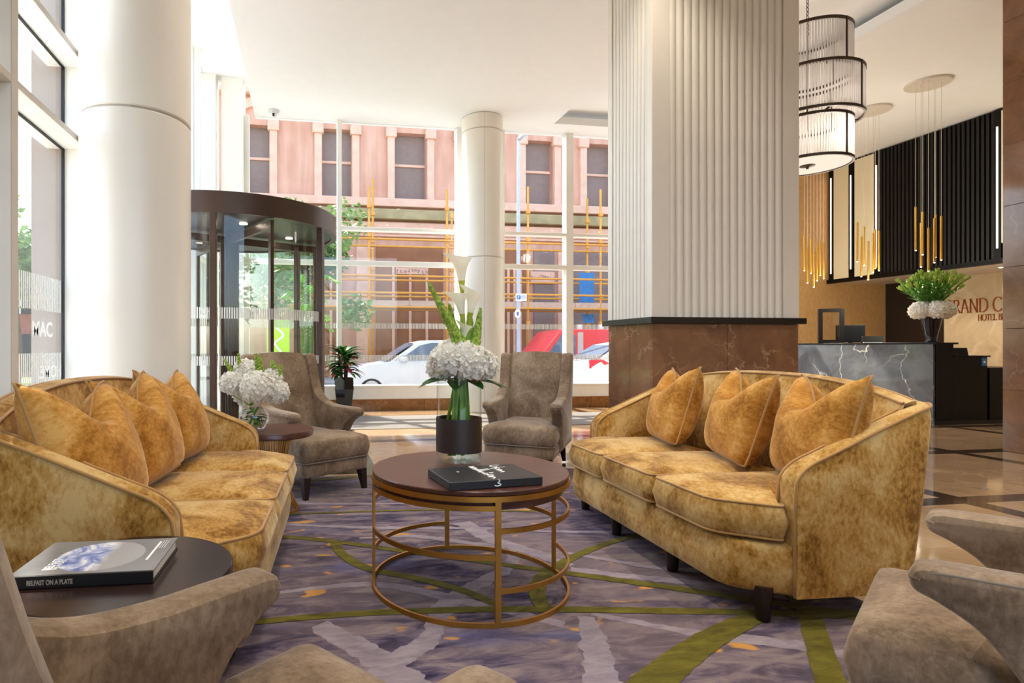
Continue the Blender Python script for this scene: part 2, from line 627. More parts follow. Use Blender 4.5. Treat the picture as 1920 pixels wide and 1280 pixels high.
def ringband(bm, r0, r1, z0, z1, a0=0, a1=2 * PI, n=64):
    full = abs(a1 - a0) > 2 * PI - 1e-4
    m = max(3, int(n * abs(a1 - a0) / (2 * PI)))
    rings = []
    for i in range(m + (0 if full else 1)):
        a = a0 + (a1 - a0) * i / m
        c, s = math.cos(a), math.sin(a)
        rings.append([(r0 * c, r0 * s, z0), (r1 * c, r1 * s, z0), (r1 * c, r1 * s, z1), (r0 * c, r0 * s, z1)])
    if full:
        rings.append(rings[0])
        loft(bm, rings, True, False, False)
        bmesh.ops.remove_doubles(bm, verts=bm.verts, dist=1e-6)
        return bm
    return loft(bm, rings)

def leaf(bm, base, direction, length, width, droop=.3, seg=6, fold=.15, up=Vector((0, 0, 1)), shape=None):
    """a curved folded blade"""
    d = Vector(direction).normalized()
    side = d.cross(up)
    if side.length < 1e-3:
        side = Vector((1, 0, 0))
    side.normalize()
    nrm = side.cross(d).normalized()
    rows = []
    p = Vector(base)
    dd = d.copy()
    for i in range(seg + 1):
        u = i / seg
        w = width * (shape(u) if shape else math.sin(PI * min(1, u * .92 + .08)) ** .8)
        rows.append((p - side * w / 2 + nrm * fold * w, p.copy(), p + side * w / 2 + nrm * fold * w))
        dd = (dd - Vector((0, 0, droop / seg))).normalized()
        p = p + dd * (length / seg)
    L = [[bm.verts.new(q) for q in r] for r in rows]
    for i in range(seg):
        for j in (0, 1):
            bm.faces.new((L[i][j], L[i][j + 1], L[i + 1][j + 1], L[i + 1][j]))
    return bm

def blob(bm, c, r, n=10, m=7, sz=1.0, jitter=0.0, seed=0):
    rings = []
    for i in range(1, m):
        th = PI * i / m
        rr = []
        for j in range(n):
            ph = 2 * PI * j / n
            d = Vector((math.sin(th) * math.cos(ph), math.sin(th) * math.sin(ph), math.cos(th)))
            k = r * (1 + jitter * mnoise.noise(d * 2.5 + Vector((seed, seed * 2, 0))))
            rr.append((c[0] + d.x * k, c[1] + d.y * k, c[2] + d.z * k * sz))
        rings.append(rr)
    return loft(bm, rings)

def text(name, body, size, mat, parent, loc, rot, extrude=.001, align='LEFT', sx=1.0, bold=0.0):
    cu = bpy.data.curves.new(name, 'FONT')
    cu.body = body
    cu.size = size
    cu.extrude = extrude
    cu.offset = bold
    cu.align_x = align
    cu.materials.append(M[mat])
    tmp = bpy.data.objects.new(name + '_curve', cu)
    COL.objects.link(tmp)
    me = bpy.data.meshes.new_from_object(tmp.evaluated_get(bpy.context.evaluated_depsgraph_get()))
    me.name = name
    bpy.data.objects.remove(tmp)
    bpy.data.curves.remove(cu)
    o = bpy.data.objects.new(name, me)
    COL.objects.link(o)
    if parent is not None:
        o.parent = parent
    o.location = loc
    o.rotation_euler = rot
    o.scale = (sx, 1, 1)
    return o
# ------------------------------------------------------------------ camera-ray helpers (plan geometry measured from the photograph)
_c, _s = math.cos(.15448), math.sin(.15448)
def rayuv(px):
    a = (px - 743.4) / 1090.4
    return a * _c + _s, -a * _s + _c
def y_on_x(px, x):
    u, v = rayuv(px)
    return x * v / u
def x_on_y(px, y):
    u, v = rayuv(px)
    return y * u / v

# ================================================================== THE SETTING
CZ = 5.02
# ---- floor
fl = struct(obj('floor', bx(-1.9, 13.0, -5.2, 11.3, -.12, -.008), 'grout'), 'polished beige marble floor with dark inlay bands')
bandx = [-1.5, .55, 2.6, 4.65, 6.7, 8.75, 10.8]
bandy = [-4.61, -2.98, -1.36, .27, 1.88, 3.5, 5.12, 6.75, 8.4, 10.0]
HB = .08
bm = bx(-HB, HB, bandy[0], bandy[-1] + .3, -.03, 0)
me = obj('inlay_strip', bm, 'floor_dark', fl, loc=(bandx[0], 0, 0)).data
for x in bandx[1:]:
    link('inlay_strip', me, fl, (x, 0, 0))
cw, chh = 2.05 - 2 * HB, 1.625 - 2 * HB
seg = bx(0, cw, -HB, HB, -.03, 0)
segm = None
tile = None
for i in range(len(bandx)):
    x0 = bandx[i] + HB
    for j in range(len(bandy)):
        if segm is None:
            o = obj('inlay_strip', seg, 'floor_dark', fl, loc=(x0, bandy[j], 0)); segm = o.data
        else:
            link('inlay_strip', segm, fl, (x0, bandy[j], 0))
        if j == len(bandy) - 1:
            continue
        y0 = bandy[j] + HB
        y1 = bandy[j + 1] - HB
        for k in range(2):
            for q in range(2):
                w, h = cw / 2 - .003, (y1 - y0) / 2 - .003
                if tile is None:
                    o = obj('tile', bx(0, w, 0, 1.46 / 2 - .003, -.03, 0), 'floor_tile', fl)
                    tile = o.data
                else:
                    o = link('tile', tile, fl)
                o.location = (x0 + k * (w + .003), y0 + q * (h + .003), 0)
                o.scale = (1, h / (1.46 / 2 - .003), 1)
mat_o = tag(obj('entrance_mat', bx(-.2, 5.6, 7.7, 9.15, .0005, .006), 'mat'), 'long charcoal entrance mat on the marble floor below the windows', 'mat')

# ---- ceiling
bm = new()
X0, X1, Y0, Y1 = -.78, 12.9, -5.2, 10.26
hx0, hx1, hy0, hy1 = 4.31, 6.91, 1.9, 9.67
box(bm, X0, hx0, Y0, Y1, CZ, CZ + .13)
box(bm, hx1, X1, Y0, Y1, CZ, CZ + .13)
box(bm, hx0, hx1, Y0, hy0, CZ, CZ + .13)
box(bm, hx0, hx1, hy1, Y1, CZ, CZ + .13)
box(bm, X0, X1, Y0, Y1, CZ + .24, CZ + .34)
box(bm, 8.25, X1, Y1, 11.25, CZ, CZ + .34)
box(bm, X0 - .08, X0, Y0, Y1, CZ, CZ + .75)
box(bm, -1.95, X0, Y0, Y1, CZ + .55, CZ + .75)
ce = struct(obj('ceiling', bm, 'ceil'), 'smooth white ceiling with a rectangular recess')

# ---- window wall (far side), plane y = 10.17
YW = 10.17
wb_ = sroot('wall_back', 'tall white-framed window wall on the street side')
mull = [(-1.0, .05), (.573, .04), (2.73, .07), (3.5, .05), (4.80, .07), (6.3, .05), (8.2, .05)]
for x, h in mull:
    obj('mullion', bx(x - h, x + h, YW - .09, YW + .09, .43, CZ, bev=.006), 'frame', wb_)
rows = [(.43, 2.52), (2.60, 3.13), (3.19, CZ)]
spans = [(mull[i][0] + mull[i][1], mull[i + 1][0] - mull[i + 1][1]) for i in range(len(mull) - 1)]
spans = [(-1.44, -1.36)] + spans
for xa, xb in spans:
    for z0, z1 in rows:
        pn = obj('pane', bx(xa, xb, YW - .006, YW + .006, z0, z1), 'glass', wb_)
        if z0 < 1 and xb - xa > .3:
            b = new()
            n = int((xb - xa) / .026)
            for k in range(n):
                for za, zb in ((1.42, 1.515), (.85, .955)):
                    xx = xa + (k + .5) * (xb - xa) / n
                    box(b, xx - .0065, xx + .0065, YW - .009, YW - .0065, za, zb)
            fb = obj('frit_band', b, 'frit', pn)
            fb['kind'] = 'stuff'
    if xb - xa > .3:
        for za, zb in ((2.52, 2.60), (3.13, 3.19)):
            obj('transom', bx(xa, xb, YW - .08, YW + .08, za, zb, bev=.005), 'frame', wb_)
obj('window_sill', bx(-1.05, 8.3, YW - .16, YW + .12, .40, .43, bev=.006), 'frame', wb_)
obj('apron_panel', bx(-1.05, 8.3, YW - .13, YW + .12, .19, .40), 'frame', wb_)
sk_me = None
for k in range(9):
    xa = -1.05 + k * 1.04
    if sk_me is None:
        o = obj('skirting_tile', bx(0, 1.035, YW - .15, YW + .1, 0.0, .19), 'skirt', wb_, loc=(xa, 0, 0)); sk_me = o.data
    else:
        link('skirting_tile', sk_me, wb_, (xa, 0, 0))
# return walls right of the glazing
struct(obj('wall_return', bx(8.25, 8.4, YW, 11.25, 0, CZ), 'white'), 'white return wall beside the window wall')
# corner piers
for x0, x1, yy in ((-1.74, -1.46, 9.86), (-1.385, -1.03, 9.95)):
    struct(obj('trim_pier', bx(x0, x1, yy, yy + .36, 0, CZ + .55, bev=.004), 'white'), 'slim white pier in the window corner')

# ---- left wall, glass plane x = -1.65
XL, XF = -1.65, -1.495
wl = sroot('wall_left', 'white wall of panels and glazing beside the round column')
zs = [(0.0, 2.457), (2.497, 3.02), (3.06, 5.57)]
ys = [(-5.1, -3.5), (-3.46, -1.2), (-1.16, 1.2), (1.24, 3.25)]
for ya, yb in ys:
    for za, zb in zs:
        obj('wall_panel', bx(XL - .1, XL, ya, yb, za, zb), 'white', wl)
for yy, w in ((-3.48, .02), (-1.18, .02), (1.22, .02), (3.285, .035)):
    m_ = obj('mullion', bx(XL - .1, XF, yy - w, yy + w, 0, 5.57), 'frame', wl)
    obj('edge_trim', bx(XF, XF + .004, yy - w, yy + w, 0, 5.57), 'taupeframe', m_)
for za, zb in ((2.457, 2.497), (3.02, 3.06)):
    tr_ = obj('transom', bx(XL - .1, XF, -5.1, 4.3, za, zb), 'frame', wl)
    obj('edge_trim', bx(XF, XF + .003, -5.1, 4.3, za + .001, zb - .001), 'taupeframe', tr_)
for (za, zb) in ((.06, 2.457), (2.497, 3.02), (3.06, 5.57)):
    pn = obj('pane', bx(XL - .012, XL, 3.32, 4.3, za, zb), 'glass', wl)
    bmg = new()
    box(bmg, XL, XL + .012, 4.275, 4.30, za, zb)
    box(bmg, XL, XL + .012, 3.32, 4.3, zb - .014, zb)
    obj('gasket', bmg, 'gasket', pn)
    if za < .1:
        b = new()
        for k in range(38):
            yy = 3.33 + k * .025
            for z0, z1 in ((1.33, 1.55), (.86, 1.06)):
                box(b, XL + .0006, XL + .002, yy, yy + .013, z0, z1)
        fb = obj('frit_band', b, 'frit', pn)
        fb['kind'] = 'stuff'
        text('glass_lettering', 'MAC', .135, 'ink_white', pn, (XL + .003, 3.84, 1.165), (R(90), 0, R(90)), .0005, bold=.002)
        t1 = text('glass_lettering', 'HOME.', .115, 'ink_white', pn, (XL + .004, 4.27, .90), (R(90), 0, R(90)), .0005, bold=.001)
        t1.scale = (-1, 1, 1)
obj('jamb', bx(XL, -1.47, 4.3, 4.86, 0, 5.57), 'white', wl)
obj('outer_jamb', bx(XL - .2, XL - .001, 4.3, 4.86, 0, 5.57), 'outerjamb', wl)
for (ya, yb, za, zb) in ((4.86, 6.3, .06, 2.457), (4.86, 6.3, 2.497, 5.57), (6.36, 9.06, 2.82, 5.57), (9.12, 9.86, .06, 2.457), (9.12, 9.86, 2.497, 5.57)):
    obj('pane', bx(XL - .012, XL, ya, yb, za, zb), 'glass', wl)
for yy in (6.33, 9.09):
    obj('mullion', bx(XL - .08, XL + .08, yy - .03, yy + .03, 0, 5.57), 'frame', wl)
for (ya, yb, za, zb) in ((4.86, 6.3, 2.457, 2.497), (9.12, 9.86, 2.457, 2.497), (6.36, 9.06, 2.76, 2.82)):
    obj('transom', bx(XL - .08, XL + .08, ya, yb, za, zb), 'frame', wl)

# ---- round columns
def column(name, label, x, y, joints, top, seam_dir):
    t = sroot(name, label)
    t.location = (x, y, 0)
    zs_ = [0] + joints + [top]
    for i in range(len(zs_) - 1):
        g = .007
        a, b = zs_[i] + (g if i else 0), zs_[i + 1] - g
        obj('column_drum', lathe(new(), [(.342, a), (.35, a + .008), (.35, b - .008), (.342, b)], 72), 'column', t, True)
    obj('column_core', lathe(new(), [(.335, 0), (.335, top)], 48), 'taupeframe', t, True)
    d = Vector(seam_dir).normalized() * .3495
    obj('seam', lathe(new(), [(.004, 0), (.004, top)], 6, d.x, d.y), 'taupeframe', t)
    return t
column('column', 'large round white column behind the left gold sofa', -1.142, 4.196, [2.61], CZ + .55, (.93, .37))
column('column', 'round white column standing in front of the window wall', 3.0, 9.68, [2.61, 4.76], CZ, (-.18, -.98))

# ---- fluted pillar
PX0, PY0, PW, PD, PL = 2.943, 4.602, 1.424, .732, 1.356
pil = sroot('pillar', 'fluted ivory pillar on a brown marble base with black ledge')
obj('pillar_core', bx(PX0 + .02, PX0 + PW - .02, PY0 + .02, PY0 + PD - .02, 0, CZ), 'flute', pil)
obj('ledge', bx(PX0 - .045, PX0 + PW + .045, PY0 - .045, PY0 + PD + .045, PL - .055, PL, bev=.004), 'blackstone', pil)
def reed(w, d, z0, z1):
    n = 8
    poly = [(w / 2 * math.cos(PI * i / n), -d * math.sin(PI * i / n)) for i in range(n + 1)]
    return loft(new(), [[(x, y, z0) for x, y in poly], [(x, y, z1) for x, y in poly]])
# front face margins and reeds
for a, b in ((0, .155), (PW - .155, PW)):
    obj('margin_strip', bx(PX0 + a, PX0 + b, PY0 - .006, PY0 + .03, PL, CZ), 'flute', pil)
nf = 15
pitch = (PW - .31) / nf
rm = None
for k in range(nf):
    x = PX0 + .155 + (k + .5) * pitch
    if rm is None:
        o = obj('reed', reed(pitch * .98, .026, PL, CZ), 'flute', pil, True, loc=(x, PY0 + .02, 0)); rm = o.data
    else:
        link('reed', rm, pil, (x, PY0 + .02, 0))
for a, b in ((0, .07), (PD - .07, PD)):
    obj('margin_strip', bx(PX0 - .006, PX0 + .03, PY0 + a, PY0 + b, PL, CZ), 'flute', pil)
ns = 10
p2 = (PD - .14) / ns
rm = None
for k in range(ns):
    y = PY0 + .07 + (k + .5) * p2
    if rm is None:
        o = obj('reed', reed(p2 * .98, .02, PL, CZ), 'flute', pil, True, loc=(PX0 + .02, y, 0), rot=(0, 0, R(-90))); rm = o.data
    else:
        link('reed', rm, pil, (PX0 + .02, y, 0), (0, 0, R(-90)))
# marble cladding
def clad(parent, mat, faces):
    for (x0, x1, y0, y1, zz) in faces:
        for za, zb in zip(zz[:-1], zz[1:]):
            obj('marble_slab', bx(x0, x1, y0, y1, za + .0015, zb - .0015, bev=.002, seg=1), mat, parent)
zz = [0, .605, PL - .055]
xm = x_on_y(1364, PY0)
ym = y_on_x(1180, PX0)
clad(pil, 'emperador', [(PX0 + .001, xm - .0015, PY0, PY0 + .02, zz), (xm + .0015, PX0 + PW - .02, PY0, PY0 + .02, zz),
                        (PX0, PX0 + .02, PY0 + .021, ym - .0015, zz), (PX0, PX0 + .02, ym + .0015, PY0 + PD, zz),
                        (PX0 + PW - .02, PX0 + PW, PY0, PY0 + PD, zz)])
# right-hand marble pier
rp = sroot('wall_pier', 'tall brown marble pier at the right edge')
obj('pier_core', bx(7.30, 8.1, 3.92, 5.07, 0, CZ), 'grout', rp)
zj = [0, .645, 1.29, 1.935, 2.58, 3.225, 3.87, 4.515, CZ]
clad(rp, 'emperador', [(7.28, 7.30, 4.505, 5.09, zj), (7.28, 7.30, 3.9, 4.5, zj), (7.30, 8.1, 3.9, 3.92, zj), (7.30, 8.1, 5.07, 5.09, zj)])

# ---- reception walls and bulkhead
XB, YG, XS = 11.25, 11.1, 12.75
struct(obj('wall_gold', bx(8.4, 12.9, YG, YG + .15, 0, CZ), 'goldwall'), 'gold textured wall behind the reception desk')
ws = sroot('wall_right', 'pale onyx wall carrying the hotel sign')
yd = y_on_x(1770, XS)
obj('stone_panel', bx(XS, XS + .12, 6.9, yd, 0, 2.6), 'signwall', ws)
obj('stone_panel', bx(XS, XS + .12, -5.2, 6.895, 0, CZ), 'signwall', ws)
obj('timber_panel', bx(XS - .02, XS + .12, yd, YG, 0, 2.6), 'backpanel', ws)
struct(obj('wall_front', bx(4.0, 12.9, -5.3, -5.15, 0, CZ), 'white'), 'white wall behind the seating area')

bk = sroot('wall_bulkhead', 'dark slatted bulkhead above the reception')
ZB = 2.5
obj('bulkhead_body', bx(XB + .07, XS + .12, 5.2, YG, ZB, CZ), 'slatback', bk)
obj('soffit', bx(XB + .05, XS, 5.2, YG, ZB - .012, ZB), 'flute', bk)
obj('bottom_rail', bx(XB - .02, XB + .08, 5.2, YG, ZB - .03, ZB + .05), 'blacklac', bk)
for pa, pb in ((1563, 1592), (1602, 1640.5)):
    obj('cream_panel', bx(XB, XB + .07, y_on_x(pb, XB), y_on_x(pa, XB), ZB + .05, CZ - .05), 'cream', bk)
obj('cream_panel', bx(XB, XB + .07, 6.9, y_on_x(1875, XB), ZB + .3, CZ - .05), 'cream', bk)
for px, z0, z1 in ((1558.5, 2.68, 4.75), (1595.5, 2.72, 4.68), (1643.5, 2.68, 4.72), (1870.5, 2.72, 4.72)):
    yy = y_on_x(px, XB)
    hs = obj('led_channel', bx(XB - .005, XB + .07, yy - .05, yy + .05, ZB + .05, CZ - .02), 'blacklac', bk)
    obj('led_strip', bx(XB - .014, XB - .005, yy - .010, yy + .010, z0, z1), 'led', hs)
ya, yb = y_on_x(1866, XB), y_on_x(1647.5, XB)
nsl = 27
sm = None
for k in range(nsl):
    y = ya + (k + .5) * (yb - ya) / nsl
    if sm is None:
        o = obj('slat', bx(XB, XB + .07, -.021, .021, ZB + .03, CZ - .03, bev=.003, seg=1), 'slat', bk, loc=(0, y, 0)); sm = o.data
    else:
        link('slat', sm, bk, (0, y, 0))

# ---- revolving door
RC = Vector((-.97, 7.72, 0)); RR = 1.365
def door_angle(px, near=True):
    u, v = rayuv(px)
    d = Vector((u, v)).normalized()
    b = d.dot(RC.xy); q = RC.xy.length_squared - RR * RR
    disc_ = max(0, b * b - q)
    tt = b - math.sqrt(disc_)
    p = d * tt - RC.xy
    return math.atan2(p.y, p.x)
a605, a397 = door_angle(606), door_angle(399)
rd = sroot('door_1', 'bronze and glass revolving door drum')
rd.location = RC
obj('header_ring', ringband(new(), 1.30, RR, 2.52, 2.75, n=96), 'bronze', rd, True)
obj('canopy_soffit', lathe(new(), [(1.30, 2.535), (1.30, 2.56)], 64), 'bronzedark', rd)
obj('canopy_roof', lathe(new(), [(1.30, 2.70), (1.30, 2.74)], 64), 'bronze', rd)
obj('floor_ring', ringband(new(), 1.28, RR, 0.0, .05, n=96), 'bronze', rd, True)
for a in (a605, a397, -a605 + .35, -a397 + .35, PI + a605 * .2 + .75, PI - .75):
    o = obj('post', bx(-.055, .02, -.035, .035, 0, 2.53, bev=.006), 'bronze', rd)
    o.location = (math.cos(a) * (RR - .02), math.sin(a) * (RR - .02), 0)
    o.rotation_euler = (0, 0, a)
def curved_glass(a0, a1):
    g = obj('curved_pane', ringband(new(), RR - .05, RR - .04, .05, 2.52, a0, a1, 96), 'doorglass', rd, True)
    b = new()
    n = int(abs(a1 - a0) * RR / .026)
    for k in range(n):
        aa = a0 + (k + .5) * (a1 - a0) / n
        for z0, z1 in ((1.40, 1.52), (.90, 1.0)):
            ringband(b, RR - .039, RR - .037, z0, z1, aa - .0055, aa + .0055, 64)
    fb = obj('frit_band', b, 'frit', g)
    fb['kind'] = 'stuff'
curved_glass(a605, a397 - .0)
curved_glass(a397, -PI + .72)
curved_glass(.55, PI - .75)
for k in range(4):
    a = R(28 + 90 * k)
    o = obj('door_leaf_frame', bx(.08, 1.27, -.012, .012, .1, .1 + .09), 'bronze', rd)
    lf = new()
    box(lf, .06, 1.28, -.02, .02, .05, .16)
    box(lf, .06, 1.28, -.02, .02, 2.42, 2.51)
    box(lf, .06, .12, -.02, .02, .16, 2.42)
    box(lf, 1.22, 1.28, -.02, .02, .16, 2.42)
    bpy.data.objects.remove(o)
    o = obj('door_leaf', lf, 'bronze', rd, rot=(0, 0, a))
    obj('leaf_pane', bx(.12, 1.22, -.005, .005, .16, 2.42), 'doorglass', o)
obj('centre_shaft', lathe(new(), [(.05, .05), (.05, 2.53)], 20), 'bronzedark', rd, True)
for dx, dy in ((.25, -.75), (-.5, -.85), (.75, .1), (-.1, .8)):
    obj('downlight', lathe(new(), [(.045, 2.528), (.045, 2.536)], 20, dx, dy), 'downlight', rd)

# added fill downlights, unseen above and behind the view, brightening the lobby
fill_spots = [(x, y) for x in (.4, 2.6, 8.2, 9.9) for y in (-2.6, -.4, 1.8, 4.0)] + [(11.9, -1.0), (5.6, -.8), (5.6, -3.2), (4.6, 1.3), (6.3, 1.3)]
M['trim'] = plain('downlight_trim', 'e6e2d8', .4)
for x, y in fill_spots:
    d = thing('downlight', 'small round ceiling downlight added out of view as fill light', 'downlight', (x, y, CZ), 0, 'added lobby fill downlights')
    obj('trim_ring', ringband(new(), .055, .075, -.006, .0, n=24), 'trim', d)
    obj('lens', lathe(new(), [(.055, -.003), (.055, .0)], 20), 'downlight', d)
    L = bpy.data.lights.new('fill_lamp', 'SPOT')
    L.energy = FILL_W
    L.spot_size = R(110)
    L.spot_blend = .8
    L.shadow_soft_size = .06
    L.color = (1.0, .92, .80)
    lo = bpy.data.objects.new('fill_lamp', L)
    COL.objects.link(lo)
    lo.parent = d
    lo.location = (0, 0, -.02)
# ================================================================== RUG
rug = thing('rug', 'large mottled purple-grey rug with olive swirls under the seating group', 'rug', (0, 0, 0))
obj('pile', bx(-1.35, 2.36, -1.6, 4.92, .001, .012, bev=.003, seg=1), 'rug', rug)
def rugband(pts, widths, mat, z):
    P = catmull([(x, y, 0) for x, y in pts], 26)
    bm = new()
    rows = []
    n = len(P)
    for i, p in enumerate(P):
        d = (P[min(i + 1, n - 1)] - P[max(i - 1, 0)]).normalized()
        u = i / (n - 1) * (len(widths) - 1)
        k = min(int(u), len(widths) - 2)
        w = widths[k] + (widths[k + 1] - widths[k]) * (u - k)
        s = Vector((-d.y, d.x, 0)) * w / 2
        rg = .10 if mat == 'olive' else .34
        ka = 1 + rg * mnoise.noise(Vector((p.x * 22, p.y * 22, z * 900))) + rg * .6 * mnoise.noise(Vector((p.x * 60, p.y * 60, z * 900)))
        kb = 1 + rg * mnoise.noise(Vector((p.x * 22 + 40, p.y * 22, z * 900))) + rg * .6 * mnoise.noise(Vector((p.x * 60, p.y * 60 + 9, z * 900)))
        rows.append([(p.x - s.x * ka, p.y - s.y * ka, z), (p.x + s.x * kb, p.y + s.y * kb, z)])
    loft(bm, rows, False, False, False)
    return obj('olive_swirl' if mat == 'olive' else 'pale_swirl', bm, mat, rug)
zr = .0124
pale_sets = [
    ([(-.15, 2.62), (.2, 2.66), (.42, 2.6), (.75, 2.35), (1.0, 2.15)], [.03, .05, .07, .05]),
    ([(.05, 2.3), (.28, 1.95), (.42, 1.6), (.3, 1.2), (.0, .9)], [.09, .13, .16, .13]),
    ([(.05, 1.5), (.22, 1.9), (.45, 2.12), (.6, 2.42), (.95, 2.72), (1.1, 2.95)], [.05, .09, .08, .06]),
    ([(1.12, 2.2), (1.03, 1.95), (.93, 1.7), (.85, 1.4)], [.07, .10, .12, .12]),
    ([(1.15, 2.22), (1.45, 2.02), (1.75, 1.88), (2.05, 1.7), (2.4, 1.62)], [.03, .07, .08, .06]),
    ([(1.28, 2.68), (1.5, 2.56), (1.8, 2.42), (2.1, 2.2)], [.06, .07, .05]),
    ([(.95, 3.5), (1.05, 3.15), (1.2, 2.9), (1.3, 2.72)], [.12, .11, .06]),
    ([(-.1, 3.62), (.3, 3.5), (.75, 3.42), (1.1, 3.36)], [.03, .05, .03]),
    ([(-.05, 4.1), (.35, 4.02), (.8, 3.98)], [.03, .05, .03]),
    ([(.3, 4.45), (.8, 4.35), (1.4, 4.2)], [.04, .05, .04]),
    ([(.3, 3.3), (.62, 3.28), (.9, 3.12), (1.15, 2.98)], [.02, .06, .03]),
    ([(1.2, 3.3), (1.55, 3.22), (1.9, 3.15)], [.02, .04, .03]),
    ([(.85, 1.62), (1.2, 1.55), (1.6, 1.5), (2.0, 1.3)], [.09, .08, .07]),
    ([(1.35, 2.9), (1.55, 2.75), (1.72, 2.62), (1.95, 2.55)], [.03, .05, .04]),
]
for k, (p, w) in enumerate(pale_sets):
    rugband(p, w, 'pale', zr + .0001 * k)
olive_sets = [
    ([(-.5, 2.34), (-.154, 2.358), (.25, 2.364), (.789, 2.314), (1.361, 2.215), (1.864, 2.113), (2.3, 2.0)], [.045, .05, .055, .05]),
    ([(-.5, 3.48), (-.132, 3.391), (.194, 3.241), (.574, 3.014), (.883, 2.837), (1.249, 2.628), (1.632, 2.401), (1.894, 2.234), (2.25, 2.02)], [.05, .05, .05, .06, .06]),
    ([(.156, 3.238), (.19, 3.05), (.30, 2.84), (.488, 2.701), (.677, 2.533), (.81, 2.34)], [.055, .06, .055, .05]),
    ([(.975, 2.27), (1.0, 2.42), (1.07, 2.56), (1.18, 2.68), (1.431, 2.873), (1.761, 3.051), (2.2, 3.2)], [.07, .075, .05, .04]),
    ([(.75, 1.45), (1.098, 1.725), (1.481, 1.956), (1.83, 2.11)], [.13, .12, .10, .08]),
    ([(1.45, 1.3), (1.675, 1.636), (1.89, 1.912), (2.05, 2.131), (2.2, 2.5)], [.1, .09, .08, .05]),
    ([(-.2, 3.84), (.2, 3.83), (.44, 3.821), (.864, 3.78), (1.5, 3.65)], [.03, .028, .03]),
    ([(-.5, 4.6), (-.305, 4.679), (.114, 4.797), (.514, 4.852), (1.1, 4.86)], [.06, .07, .06]),
]
for k, (p, w) in enumerate(olive_sets):
    rugband(p, w, 'olive', zr + .002 + .0001 * k)

